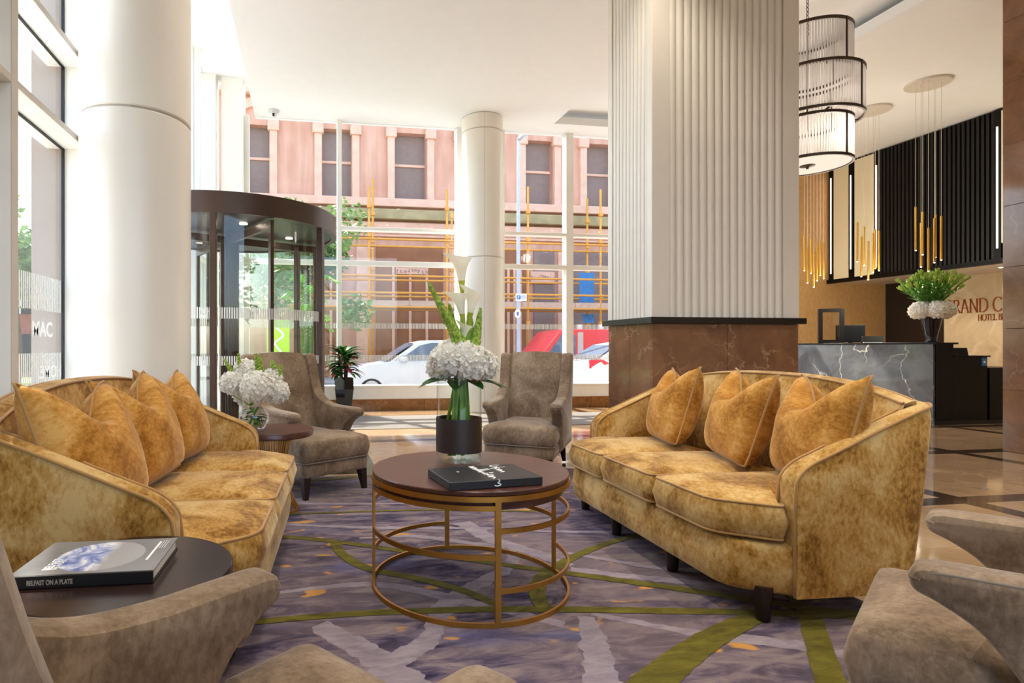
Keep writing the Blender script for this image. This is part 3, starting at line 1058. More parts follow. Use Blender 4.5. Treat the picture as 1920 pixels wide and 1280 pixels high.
# ================================================================== SOFA
def make_sofa(label, loc, rotz):
    t = thing('sofa', label, 'sofa', loc, rotz, 'pair of gold velvet sofas')
    # seat base
    poly = [(-.87, .26), (-.87, -.20), (-.74, -.42), (.74, -.42), (.87, -.20), (.87, .26)]
    poly = dense(fillet(poly, [0, .09, .16, .16, .09, 0], 8), .08)
    obj('seat_base', cushion(new(), poly, .125, .325, .02, .012, .0), 'gold', t, 'full')
    # seat cushions
    cf = -.452
    mid = [(-.262, .25), (-.262, cf), (.262, cf), (.262, .25)]
    e = [(.275, .25), (.275, cf), (.70, cf), (.862, -.235), (.775, -.20), (.775, .25)]
    em = [(-x, y) for x, y in reversed(e)]
    cush = [(em, [.02, .02, .06, .13, .05, .03]), (mid, [.03, .05, .05, .03]), (e, [.03, .05, .13, .06, .02, .02])]
    for pl, rad in cush:
        pd = dense(fillet(pl, rad, 6), .05)
        c = obj('seat_cushion', cushion(new(), pd, .337, .480, .022, .014, .036), 'gold', t, 'full')
        for zz_ in (.474, .342):
            obj('piping', tube(new(), [(x, y, zz_) for x, y in inset(pd, .006)], .0055, 6, True), 'piping', c, 'full')
    # shell: arms and camel back
    N = 22
    path = []
    TH = .095
    def ztop_arm(u):       # u 0 front .. 1 rear
        s = u * u * (3 - 2 * u)
        k = max(0, 1 - u / .17)
        return 0.622 + .235 * (.85 * u + .15 * s) - .065 * (1 - math.sqrt(max(0, 1 - k ** 2.2)))
    for i in range(N):
        u = (i / (N - 1)) ** 1.7
        y = -.215 + u * .475
        yt = -.215 + u * .575
        path.append(((.88, y), (.88, yt), ztop_arm(u), (-1, 0)))
    # rear corner, small radius
    for k in range(1, 5):
        a = k / 5 * PI / 2
        bx_, by_ = .83 + .05 * math.cos(a), .26 + .05 * math.sin(a)
        path.append(((bx_, by_), (bx_, by_ + .10), .858 + .004 * k, (-math.cos(a), -math.sin(a))))
    NB = 24
    for i in range(NB + 1):
        u = i / NB
        x = .80 - 1.60 * u
        q = 1 - (x / .80) ** 2
        yb = .312 + .075 * q
        h = .872 + .085 * (1 - abs(x / .8) ** 2.6)
        path.append(((x, yb), (x, yb + .105), h, (0, -1)))
    half = path[:N + 4]
    for b_, t_, z, nrm in reversed(half):
        path.append(((-b_[0], b_[1]), (-t_[0], t_[1]), z, (-nrm[0], nrm[1])))
    rings, outer, inner = [], [], []
    NP = len(path)
    for i, (b_, t_, z, nrm) in enumerate(path):
        nx, ny = nrm
        if i < 1 or i > NP - 2:
            z -= .012
        def P(f, dn, zz_):
            return (b_[0] + (t_[0] - b_[0]) * f + nx * dn, b_[1] + (t_[1] - b_[1]) * f + ny * dn, zz_)
        r_ = []
        for f in (0, .25, .5, .75, .93):
            r_.append(P(f, -.006 * math.sin(PI * f), .125 + (z - .125) * f))
        r_ += [P(.985, .008, z - .006), P(1, .03, z + .004), P(1, TH * .5, z + .008), P(1, TH - .03, z + .004), P(.985, TH - .008, z - .006)]
        for f in (.93, .7, .45, .25):
            r_.append(P(f, TH + .02 * math.sin(PI * f), .125 + (z - .125) * f))
        rings.append(r_)
        outer.append(P(.985, .004, z - .003))
        inner.append(P(.985, TH - .004, z - .003))
    sh = obj('back_and_arms', loft(new(), rings), 'gold', t, True)
    def drop(p, z1, z0, k=6):
        return [(p[0], p[1] - .004, z1 + (z0 - z1) * i / k) for i in range(1, k + 1)]
    o1 = list(reversed(drop(outer[0], outer[0][2], .13))) + outer + drop(outer[-1], outer[-1][2], .13)
    i1 = list(reversed(drop(inner[0], inner[0][2], .36))) + inner + drop(inner[-1], inner[-1][2], .36)
    obj('piping', tube(new(), o1, .006, 6), 'piping', sh, 'full')
    obj('piping', tube(new(), i1, .0055, 6), 'piping', sh, 'full')
    # legs
    lm = None
    for x, y in ((-.80, -.29), (-.275, -.345), (.275, -.345), (.80, -.29), (-.78, .25), (.78, .25)):
        if lm is None:
            o = obj('leg', lathe(new(), [(.024, 0.0), (.026, .004), (.036, .14)], 14), 'darkleg', t, True, loc=(x, y, .0125)); lm = o.data
        else:
            link('leg', lm, t, (x, y, .0125))
    return t
sofaR = make_sofa('gold velvet sofa standing in front of the fluted pillar', (2.115, 2.85, 0), R(-92))
sofaL = make_sofa('gold velvet sofa in front of the round column and left glazing', (-.555, 2.72, 0), R(86.4))

# ---- scatter pillows
def pillow_mesh(seed):
    bm = new()
    n = 22
    Hh = .255
    front, back = [], []
    rnd = random.Random(seed)
    ph = rnd.random() * 6
    for sgn, store in ((1, front), (-1, back)):
        for i in range(n + 1):
            row = []
            for j in range(n + 1):
                u = -1 + 2 * i / n
                v = -1 + 2 * j / n
                ax = 1 - .10 * (1 - v * v) ** 1.0
                ay = 1 - .10 * (1 - u * u) ** 1.0
                x = u * Hh * ax
                y = v * Hh * ay
                # karate chop on the top edge
                ch_ = math.exp(-(u / .50) ** 2)
                if v > 0:
                    y -= .165 * ch_ * v ** 1.5
                x *= 1 - .06 * max(0, v) * (1 - ch_)
                x *= 1 - .13 * max(0, -v) ** 3
                y += .035 * max(0, -v) ** 3 * u * u
                th = max(0, (1 - u * u)) ** .42 * max(0, (1 - v * v)) ** .42
                z = sgn * .132 * th
                z += .010 * th * mnoise.noise(Vector((u * 2.2 + ph, v * 2.2, sgn * 3)))
                z += sgn * -.022 * ch_ * max(0, v) * th
                row.append((i, j, x, y, z))
            store.append(row)
    V = {}
    def vert(i, j, x, y, z, s):
        edge = i in (0, n) or j in (0, n)
        key = (i, j, 0 if edge else s)
        if key not in V:
            V[key] = bm.verts.new((x, y, 0 if edge else z))
        return V[key]
    for s, st in ((1, front), (-1, back)):
        for i in range(n):
            for j in range(n):
                q = [vert(*st[a][b], s) for a, b in ((i, j), (i + 1, j), (i + 1, j + 1), (i, j + 1))]
                if s < 0:
                    q.reverse()
                bm.faces.new(q)
    edge = [front[i][0] for i in range(n)] + [front[n][j] for j in range(n)] + [front[i][n] for i in range(n, 0, -1)] + [front[0][j] for j in range(n, 0, -1)]
    loop = [(e[2] * 1.0, e[3] * 1.0, 0) for e in edge]
    return bm, loop
def put_pillow(sofa, lx, ly, lean, yaw, roll, label, seed, zc=.755):
    t = thing('throw_pillow', label, 'pillow', (0, 0, 0), 0, 'amber velvet pillows on the sofas')
    bm, loop = pillow_mesh(seed)
    body = obj('pillow_body', bm, 'pillow', t, 'full')
    obj('piping', tube(new(), loop, .0055, 6, True), 'piping', body, 'full')
    # pillow plane: local x across, y up, z towards the sofa front (-Y of the sofa)
    rot = Matrix.Rotation(yaw, 4, 'Z') @ Matrix.Rotation(R(90) - lean, 4, 'X') @ Matrix.Rotation(roll, 4, 'Z')
    mw = Matrix.Translation(sofa.location) @ Matrix.Rotation(sofa.rotation_euler.z, 4, 'Z') @ Matrix.Translation((lx, ly, zc)) @ rot
    t.matrix_world = mw
    t.location = mw.to_translation()
    t.rotation_euler = mw.to_euler()
    return t
# right sofa: local +x points to the viewer
put_pillow(sofaR, -.47, .135, R(17), R(-15), R(3), 'amber pillow on the right sofa, farthest from the viewer', 1, .73)
put_pillow(sofaR, .10, .145, R(17), R(-15), R(-2), 'amber pillow in the middle of the right sofa', 2, .73)
put_pillow(sofaR, .62, .115, R(16), R(-14), R(2), 'pale lit amber pillow at the near end of the right sofa', 3, .735)
put_pillow(sofaL, -.60, .145, R(22), R(-8), R(-3), 'amber pillow on the left sofa nearest the viewer', 4, .745)
put_pillow(sofaL, -.08, .15, R(22), R(-8), R(2), 'amber pillow in the middle of the left sofa', 5, .745)
put_pillow(sofaL, .43, .15, R(22), R(-8), R(-2), 'amber pillow on the left sofa, nearest the far side table', 6, .745)

# ================================================================== ARMCHAIRS
def make_armchair(label, loc, rotz):
    t = thing('armchair', label, 'armchair', loc, rotz, 'four taupe velvet wing armchairs')
    seat = dense(fillet([(-.245, .34), (-.245, -.12), (-.305, -.17), (-.305, -.40), (.305, -.40), (.305, -.17), (.245, -.12), (.245, .34)],
                        [0, .03, .03, .05, .05, .03, .03, 0], 5), .05)
    s = obj('seat', cushion(new(), seat, .262, .425, .03, .012, .03), 'taupe', t, 'full')
    obj('piping', tube(new(), [(x, y, .268) for x, y in inset(seat, .005)], .005, 6, True), 'taupe_pipe', s, 'full')
    base = dense(fillet([(-.295, .43), (-.295, -.385), (.295, -.385), (.295, .43)], [.02, .04, .04, .02], 4), .06)
    obj('seat_rail', cushion(new(), base, .165, .265, .012, .004, 0), 'taupe', t, 'full')
    # arms with wings: profile in (y,z)
    key = [(-.287, .590), (-.262, .617), (-.15, .622), (.0, .626), (.13, .645), (.24, .70), (.305, .79), (.345, .90), (.375, 1.0), (.41, 1.04), (.47, 1.035)]
    top = [(p.x, p.y) for p in catmull([(a, b, 0) for a, b in key], 5)]
    under = [(p.x, p.y) for p in catmull([(-.287, .590, 0), (-.276, .560, 0), (-.235, .540, 0), (-.175, .50, 0), (-.13, .44, 0), (-.105, .38, 0), (-.10, .20, 0)], 5)]
    prof = list(reversed(under))[:-1] + top + [(.485, 1.0), (.50, .9), (.49, .6), (.46, .2)]
    for sx in (-1, 1):
        pf = dense(prof, .028)
        if sum(pf[i - 1][0] * pf[i][1] - pf[i][0] * pf[i - 1][1] for i in range(len(pf))) < 0:
            pf.reverse()
        bm = new()
        rr = []
        for dd, xx in ((.022, .232), (.008, .237), (.001, .25), (0, .265), (0, .297), (.001, .312), (.008, .324), (.022, .329)):
            rr.append([(sx * xx, y, z) for y, z in inset(pf, dd)])
        loft(bm, rr)
        for v in bm.verts:      # wings and arm tips splay outwards
            v.co.x += sx * (.012 * max(0, -v.co.y - .05) / .24 + .012 * max(0, v.co.z - .62) / .4)
        a = obj('arm_wing', bm, 'taupe', t, True)
        pts = [(sx * (.329 - .008 + .012 * max(0, -y - .05) / .24 + .012 * max(0, z - .62) / .4), y + .012, z - .012) for y, z in top[3:-2]]
        obj('piping', tube(new(), pts, .005, 6), 'taupe_pipe', a, 'full')
    # inside back
    bm = new()
    rings = []
    nz_ = 12
    for i in range(nz_ + 1):
        u = i / nz_
        z = .36 + u * .68
        yb = .22 + .20 * u
        wv = .236 + .010 * u
        ins = 0
        if u > .9:
            ins = .02 * ((u - .9) / .1) ** 2
        yf = yb - .022 * math.sin(PI * u) - .0
        q = []
        for k in range(9):
            xx = -1 + 2 * k / 8
            q.append((xx * (wv - ins * .5), yf - .018 * (1 - xx * xx) + ins + (.012 if abs(xx) == 1 else 0), z + (.016 * (1 - xx * xx) if u > .95 else 0)))
        for k in range(9):
            xx = 1 - 2 * k / 8
            q.append((xx * (wv - ins * .5), yb + .11 - ins, z + (.016 * (1 - xx * xx) if u > .95 else 0)))
        rings.append(q)
    obj('backrest', loft(bm, rings), 'taupe', t, True)
    obj('outside_back', prism_x(new(), [(.42, .2), (.465, .2), (.505, .9), (.495, 1.0), (.45, 1.0)], -.24, .24, bev=.012), 'taupe', t, True)
    for x, y, dx, dy in ((-.255, -.345, -.012, -.02), (.255, -.345, .012, -.02), (-.25, .40, -.01, .05), (.25, .40, .01, .05)):
        bm = new()
        loft(bm, [[(x + dx + a * .016, y + dy + b * .016, .0125) for a, b in ((-1, -1), (1, -1), (1, 1), (-1, 1))],
                  [(x + a * .030, y + b * .030, .168) for a, b in ((-1, -1), (1, -1), (1, 1), (-1, 1))]])
        obj('leg', bm, 'darkleg', t)
    return t
def face(dx, dy):      # rotation that turns the chair's front (-Y) to (dx,dy)
    return math.atan2(dx, -dy)
def chair_from_front(cx, cy, dx, dy, off):
    l = math.hypot(dx, dy)
    return (cx - dx / l * off, cy - dy / l * off, 0)
make_armchair('taupe velvet armchair by the revolving door, behind the white flowers', (.02, 4.63, 0), face(.55, -.835))
make_armchair('taupe velvet armchair beyond the coffee table, back to the windows', (1.97, 5.0, 0), face(-.55, -.84))
make_armchair('taupe velvet armchair in the near left foreground beside the dark side table', chair_from_front(.11, 1.075, .777, .629, .287), face(.777, .629))
make_armchair('grey-taupe velvet armchair at the near right corner', chair_from_front(1.594, 1.30, -.59, .81, .285), face(-.59, .81))

# ================================================================== COFFEE TABLE
TX, TY, TZ = .744, 2.607, .541
ct = thing('coffee_table', 'round dark wood coffee table with brass hoop frame', 'table', (TX, TY, 0.0125))
zt = TZ - .0125
obj('tabletop', lathe(new(), [(.435, zt - .021), (.444, zt - .018), (.447, zt - .004), (.444, zt)], 96), 'wenge', ct, True)
obj('under_panel', lathe(new(), [(.42, zt - .080), (.425, zt - .055), (.425, zt - .0212)], 72), 'wenge', ct, True)
obj('top_hoop', ringband(new(), .440, .450, zt - .042, zt - .021, n=128), 'brass', ct, True)
obj('floor_hoop', ringband(new(), .438, .448, 0, .020, n=128), 'brass', ct, True)
def tangle(px, py, z):
    t_ = (1.1 - z) * 1090.4 / (py - 649.9)
    u, v = rayuv(px)
    return math.atan2(v * t_ - TY, u * t_ - TX)
aF, aR, aB, aL = tangle(936, 1186, .0), tangle(1051, 1075, 0), tangle(838, 1033, 0), PI + .03
aF = math.atan2(math.sin(aF), math.cos(aF))
for a in (aF, aR, aB, aL):
    o = obj('post', bx(-.005, .005, -.012, .012, 0, zt - .03), 'brass', ct)
    o.location = (.443 * math.cos(a), .443 * math.sin(a), 0)
    o.rotation_euler = (0, 0, a)
def norm(a0, a1):
    while a1 < a0:
        a1 += 2 * PI
    return a0, a1
for (a0, a1), zl in ((norm(aL, aF), (.452, .262)), (norm(aF, aR), (.362, .13)), (norm(aR, aB), (.452, .262)), (norm(aB, aL), (.362, .13))):
    for z in zl:
        obj('hoop_segment', ringband(new(), .438, .447, z, z + .020, a0, a1, 128), 'brass', ct, True)

# black presentation book on the coffee table
bk1 = thing('book', 'black cloth book with white handwriting on the coffee table', 'book', (.733, 2.345, TZ), R(6.5))
obj('cover', bx(-.2, .2, -.135, .135, .001, .034, bev=.002, seg=1), 'book_black', bk1)
def scribble(strokes, z=.0352):
    bm = new()
    for st in strokes:
        P = catmull([(x, y, z) for x, y in st], 6)
        n = len(P)
        rows = []
        for i, p in enumerate(P):
            d = (P[min(i + 1, n - 1)] - P[max(i - 1, 0)]).normalized()
            w = .0042 * (.65 + .5 * abs(math.sin(i * .35)))
            s = Vector((-d.y, d.x, 0)) * w
            rows.append([p - s, p + s])
        loft(bm, rows, False, False, False)
    return bm
gx = lambda pts: [(x * .01, y * .01) for x, y in pts]
# two lines of brush handwriting running away from the reader's right-hand side
sig = [gx([(13, 11.5), (11, 12.3), (8.5, 11.6), (8, 10), (9.5, 9.3), (11, 10)]), gx([(10.2, 8.8), (8.6, 7.2), (9.4, 6.4), (11.2, 7.5)]), gx([(13.8, 7.8), (6, 6.4)]),
       gx([(9, 6.2), (7.4, 4.8), (8.8, 4), (9.8, 5.2)]), gx([(9.4, 3.6), (7.4, 2.6), (8.8, 1.8), (9.6, 3)]), gx([(9, 1.2), (7.4, .6), (9, -.6), (7, -1.6)]),
       gx([(1.0, 12.5), (-1.8, 11.5), (.6, 10.6), (-2, 9.6), (.9, 8.6)]), gx([(.2, 8), (-1.8, 7), (.0, 6.2), (-1.8, 5.4)]), gx([(5, 6.4), (-1.5, 4.2)]), gx([(5, 4.6), (-1.6, 2.6)]),
       gx([(.4, 2), (-1.6, 1), (.2, .1), (-1.4, -.8)]), gx([(4.2, -1), (-1.6, -2.6)]), gx([(3, -2.8), (.6, -1.6), (.2, -4), (-1.8, -4.6)]), gx([(2.4, -5), (-.5, -5.6), (1.2, -7.2), (-1.6, -8.4), (.6, -9.6), (-1, -11.8)])]
obj('handwriting', scribble(sig), 'ink_white', bk1)
obj('handwriting', scribble([gx([(-10.5, 4.2), (-9.5, 3.2)])]), 'ink_white', bk1)
b = new()
P = catmull([(.004, -.1358, .034), (.012, -.1358, .027), (.0, -.1358, .022), (.016, -.1358, .014), (.0, -.1358, .009), (-.012, -.1358, .012)], 6)
loft(b, [[p + Vector((0, 0, -.0022)), p + Vector((0, 0, .0022))] for p in P], False, False, False)
obj('handwriting', b, 'ink_white', bk1)

# ================================================================== glass cylinder vase with tall arrangement
VX, VY = .745, 2.785
vs = thing('vase', 'clear glass cylinder vase with dark band on the coffee table', 'vase', (VX, VY, TZ))
obj('glass_body', lathe(new(), [(.107, .001), (.110, .004), (.110, .435), (.107, .435), (.106, .018), (.001, .016)], 64, cap0=True, cap1=False), 'vaseglass', vs, True)
obj('band', ringband(new(), .1105, .1125, .048, .212, n=80), 'band', vs, True)
obj('water', lathe(new(), [(.105, .0185), (.105, .17)], 48), 'water', vs, True)

def floret_ball(c, r, count, petal, seed, zmin=-.6, squash=1.0):
    bm = new()
    rnd = random.Random(seed)
    for k in range(count):
        zz_ = zmin + (1 - zmin) * (k + .5) / count
        ph = k * 2.39996 + rnd.random() * .3
        q = math.sqrt(max(0, 1 - zz_ * zz_))
        d = Vector((q * math.cos(ph), q * math.sin(ph), zz_))
        rr = r * (1 + .10 * (rnd.random() - .5))
        p = Vector(c) + Vector((d.x * rr, d.y * rr, d.z * rr * squash))
        a = d.cross(Vector((.3, .2, 1))).normalized()
        b_ = d.cross(a)
        rot = rnd.random() * PI
        for m in range(4):
            an = rot + m * PI / 2
            e = a * math.cos(an) + b_ * math.sin(an)
            f = d.cross(e)
            s = petal * (.8 + .4 * rnd.random())
            tilt = .3 + 1.5 * rnd.random()
            v = [p - d * .004, p + e * s * .55 + f * s * .42 + d * s * .10 * tilt, p + e * s * 1.0 + d * s * (.35 * tilt - .2), p + e * s * .55 - f * s * .42 + d * s * .10 * tilt]
            bm.faces.new([bm.verts.new(x) for x in v])
    blob(bm, c, r * .86, 14, 9, squash)
    return bm

def calla(bm_out, bm_base, base, d, L, r):
    """flared funnel with a pointed lip"""
    d = Vector(d).normalized()
    a = d.cross(Vector((0, 1, .1))).normalized()
    b_ = d.cross(a)
    rings = []
    n = 18
    for i in range(9):
        u = i / 8
        rad = r * (.16 + .34 * u + .22 * u ** 2 + .38 * u ** 6)
        ring_ = []
        for k in range(n):
            an = 2 * PI * k / n
            lip = u ** 3 * (.22 * max(0, math.cos(an)) ** 2 - .12 * max(0, -math.cos(an)))
            flare = 1 + u ** 4 * .55 * max(0, math.cos(an)) ** 6
            ring_.append(Vector(base) + d * (L * (u + lip * .6)) + a * rad * flare * math.cos(an) + b_ * rad * .85 * math.sin(an))
        rings.append(ring_)
    loft(bm_base, rings[:4], True, True, False)
    loft(bm_out, rings[3:], True, False, False)

fa = thing('flower_arrangement', 'tall arrangement of calla lilies, foxtail lilies and white hydrangea in the cylinder vase', 'flowers', (VX, VY, TZ))
def H(px, py, dy=0):    # photo point -> local point at the vase's depth
    t_ = (VY + dy) / rayuv(px)[1]
    u, v = rayuv(px)
    return Vector((u * t_ - VX, v * t_ - VY, 1.1 - (py - 649.9) / 1090.4 * t_ - TZ))
for (px, py, dy), r_, sd in (((842, 674, -.05), .080, 1), ((884, 680, -.08), .086, 2), ((901, 684, .02), .076, 3), ((852, 668, .08), .09, 4), ((866, 668, -.06), .07, 5), ((828, 688, .0), .060, 6)):
    obj('hydrangea_head', floret_ball(H(px, py, dy), r_, 190, .036, sd, -.8, .86), 'petal', fa)
for p0, ptop, r_, sd in (((868, 560), (861, 482), .052, 0), ((872, 618), (857, 549), .045, 0), ((878, 618), (886, 545), .045, 0), ((866, 650), (872, 607), .034, 0)):
    o1, o2 = new(), new()
    a, b2 = H(*p0), H(*ptop)
    d = b2 - a
    base = a + d * .1
    calla(o1, o2, base, d + Vector((0, -.02, 0)), d.length * .9, r_)
    f = obj('calla_lily', o1, 'calla', fa, 'full')
    obj('throat', o2, 'calla_base', f, 'full')
    obj('stalk', tube(new(), [H(862 + (p0[0] - 866) * .2, 690), a.lerp(H(864, 690), .4), base + d * .02], .010, 8), 'stem', f, 'full')
def foxtail(p0, p1, r0, dy0, dy1, seed, name='foxtail_lily', mat='bud'):
    bm = new()
    a, b2 = H(*p0, dy0), H(*p1, dy1)
    rnd = random.Random(seed)
    d = b2 - a
    n = 230
    for k in range(n):
        u = k / n
        ph = k * 2.39996
        rad = r0 * (1 - u) ** .7 * (.75 + .5 * rnd.random()) + .002
        e = Vector((math.cos(ph), math.sin(ph), .35)).normalized()
        q = a + d * u
        blob(bm, q + e * rad * .8, .0115 * (1.15 - .7 * u), 5, 4, 1.3)
        if k % 3 == 0:
            leaf(bm, q, e + d.normalized() * .9, rad * 1.3, rad * .3, .0, 1, .1)
    tube(bm, [a, a.lerp(b2, .5), b2], .006, 6)
    return obj(name, bm, mat, fa)
foxtail((866, 652), (803, 530), .030, -.02, -.02, 1)
foxtail((870, 660), (830, 575), .028, -.06, -.05, 2)
foxtail((858, 655), (842, 570), .02, .06, .06, 3, 'bells_stem', 'bud')
foxtail((882, 655), (880, 575), .02, .03, .05, 4, 'bells_stem', 'bud')
foxtail((890, 655), (901, 578), .02, .0, .02, 5, 'bells_stem', 'bud')
for (p, dv, L_, w_) in (((855, 712), (-1, -.45, .22), .22, .085), ((850, 712), (-.9, .4, .05), .19, .075), ((878, 714), (1, -.45, .1), .23, .07), ((885, 712), (1, .35, .05), .2, .065), ((858, 714), (-.35, -1, .05), .15, .09), ((872, 714), (.45, -1, .05), .14, .08), ((872, 710), (.2, 1, .05), .15, .08)):
    obj('collar_leaf', leaf(new(), H(*p), dv, L_, w_, .55, 8, .12), 'leafdark', fa, 'full')
st = new()
rnd = random.Random(3)
for k in range(16):
    a = k * 2.4
    r0 = .028 * math.sqrt(rnd.random())
    rb = .03 + .05 * rnd.random()
    top = Vector((r0 * math.cos(a) + .01, r0 * math.sin(a), .435))
    bot = Vector((rb * math.cos(a + .6) - .01, rb * math.sin(a + .6), .022 + .02 * rnd.random()))
    s_ = obj('cut_stem', tube(new(), [top, top.lerp(bot, .45) + Vector((.003, 0, 0)), bot], .0065 + .003 * rnd.random(), 7), 'stem', fa, 'full')
obj('twine', ringband(new(), .030, .036, .405, .418, n=24), 'petal', fa, loc=(.01, 0, 0))
st.free()

# ================================================================== SIDE TABLES
def make_side_table(label, x, y, r, z, topmat):
    t = thing('side_table', label, 'table', (x, y, .0125), 0, 'round side tables at the sofa ends')
    z -= .0125
    obj('tabletop', lathe(new(), [(r - .008, z - .042), (r, z - .036), (r, z - .005), (r - .004, z)], 80), topmat, t, True)
    n = 40
    wm = None
    for k in range(n):
        a = 2 * PI * k / n
        pts = []
        for i in range(9):
            u = i / 8
            rr = .60 * r * (.55 + .45 * (2 * u - 1.1) ** 2 / 1.21) + .0
            rr = r * (.62 - .95 * u + .80 * u * u + .0)
            pts.append((rr, 0, .012 + u * (z - .06)))
        if wm is None:
            o = obj('wire', tube(new(), pts, .0032, 5), 'gilt', t, 'full', rot=(0, 0, a)); wm = o.data
        else:
            link('wire', wm, t, None, (0, 0, a))
    obj('base_hoop', ringband(new(), r * .62 - .006, r * .62 + .006, 0, .014, n=64), 'gilt', t, True)
    obj('top_hoop', ringband(new(), r * .47 - .006, r * .47 + .006, z - .054, z - .042, n=64), 'gilt', t, True)
    return t
make_side_table('dark round side table with gilt wire base at the far end of the left sofa', -.22, 3.965, .27, .553, 'wenge')
make_side_table('dark round side table in the near left foreground under the plate book', -.444, 1.523, .26, .55, 'wenge_near')

# cookery book on the near side table
cb = thing('book', 'large grey cookery book with black spine on the near side table', 'book', (-.505, 1.545, .55), R(-1.5))
obj('page_block', bx(-.150, .152, -.108, .112, .0035, .0265), 'paper', cb)
obj('back_board', bx(-.157, .157, -.115, .117, .0005, .0035), 'book_black', cb)
fcv = obj('front_board', bx(-.157, .157, -.115, .117, .0265, .030), 'book_grey', cb)
sp = obj('spine', bx(-.157, .157, -.119, -.112, .0005, .030, bev=.002, seg=2), 'book_black', cb)
text('title_lettering', 'BELFAST ON A PLATE', .0155, 'ink_grey', sp, (-.117, -.1196, .0095), (R(90), 0, 0), .0002, sx=.66, bold=.0004)
tt = text('title_lettering', 'BELFAST', .026, 'ink_white', fcv, (-.083, -.085, .0303), (0, 0, R(90)), .0002, sx=.75, bold=.0006)
tt2 = text('title_lettering', 'ON A PLATE', .016, 'ink_white', fcv, (-.070, -.085, .0303), (0, 0, R(90)), .0002, sx=.75, bold=.0004)
b = new()
box(b, .118, .124, -.045, .09, .0301, .0304)
for k in range(3):
    box(b, .128 + .006 * k, .129 + .006 * k, .04, .10, .0301, .0304)
obj('fork_print', b, 'ink_white', fcv)

# ---- low bowl of white flowers on the far side table
BX_, BY_, BZ_ = -.335, 3.90, .553
bw = thing('vase', 'round glass bowl vase on the far side table', 'vase', (BX_, BY_, BZ_))
obj('glass_body', lathe(new(), [(.045, .001), (.075, .02), (.098, .065), (.094, .11), (.07, .15), (.067, .15), (.09, .11), (.094, .065), (.07, .024), (.001, .012)], 48, cap1=False), 'vaseglass', bw, True)
fb2 = thing('flower_arrangement', 'low bouquet of white hydrangea and lime snapdragons in the glass bowl', 'flowers', (BX_, BY_, BZ_))
def H2(px, py, dy=0):
    u, v = rayuv(px)
    t_ = (BY_ + dy) / v
    return Vector((u * t_ - BX_, dy, 1.1 - (py - 649.9) / 1090.4 * t_ - BZ_))
for (px, py, dy), r_, sd in (((482, 726, -.09), .105, 1), ((435, 718, -.03), .070, 2), ((462, 696, .04), .075, 3), ((509, 710, .02), .062, 4), ((518, 735, -.02), .075, 5), ((465, 735, .08), .09, 6)):
    obj('hydrangea_head', floret_ball(H2(px, py, dy), r_, 150, .033, sd + 20, -.85, .92), 'petal', fb2)
for (p0, p1, sd) in (((440, 705), (419, 672), 1), ((450, 700), (447, 662), 2), ((484, 700), (480, 662), 3), ((490, 700), (488, 668), 4), ((513, 690), (510, 676), 5), ((524, 706), (525, 683), 6), ((425, 735), (413, 707), 7)):
    bm = new()
    a, b2 = H2(*p0), H2(*p1)
    for k in range(46):
        u = k / 46
        ph = k * 2.4
        e = Vector((math.cos(ph), math.sin(ph), .3))
        rad = .016 * (1 - .7 * u)
        blob(bm, a.lerp(b2, u) + e * rad, .0075 * (1.1 - .5 * u), 6, 4, 1.2)
    tube(bm, [H2(470, 760), a, b2], .004, 6)
    obj('snapdragon', bm, 'bud', fb2)
for k in range(26):
    a = k * 2.4
    r_ = .03 + .05 * random.random()
    obj('greenery_leaf', leaf(new(), (r_ * .6 * math.cos(a), r_ * .6 * math.sin(a), .05 + .09 * random.random()), (math.cos(a), math.sin(a), .3 * random.random()), .06, .026, .6, 4), 'leafdark', fb2, 'full')
for k in range(10):
    a = k * 2.4
    obj('cut_stem', tube(new(), [(.03 * math.cos(a), .03 * math.sin(a), .15), (-.045 * math.cos(a), -.045 * math.sin(a), .03)], .004, 6), 'stem', fb2, 'full')
# ================================================================== RECEPTION
DX, DYN, DYF = 8.69, 6.87, 10.2
dk = thing('reception_desk', 'reception desk with grey veined marble front and black end', 'desk', (0, 0, 0))
obj('marble_front', bx(DX, DX + .03, DYN + .03, DYF, .0, 1.135), 'greymarble', dk)
obj('carcass', bx(DX + .03, DX + .30, DYN, DYF, .06, 1.135), 'blacklac', dk)
obj('counter_top', bx(DX - .005, DX + .36, DYN - .02, DYF, 1.135, 1.16, bev=.004), 'blacklac', dk)
obj('worktop_unit', bx(DX + .302, 9.56, DYN, DYF, .06, .955), 'blacklac', dk)
obj('worktop', bx(DX + .302, 9.60, DYN - .015, DYF, .957, .975), 'blacklac', dk)
obj('low_unit', bx(9.602, 10.45, DYN, DYF, .06, .80), 'blacklac', dk)
obj('plinth', bx(DX + .05, 10.4, DYN + .04, DYF, 0, .06), 'backpanel', dk)
nt = obj('notice', bx(9.46, 9.55, DYN - .006, DYN - .001, .83, .94), 'blue', dk)
obj('notice_mark', bx(9.49, 9.52, DYN - .008, DYN - .006, .87, .90), 'ink_white', nt)
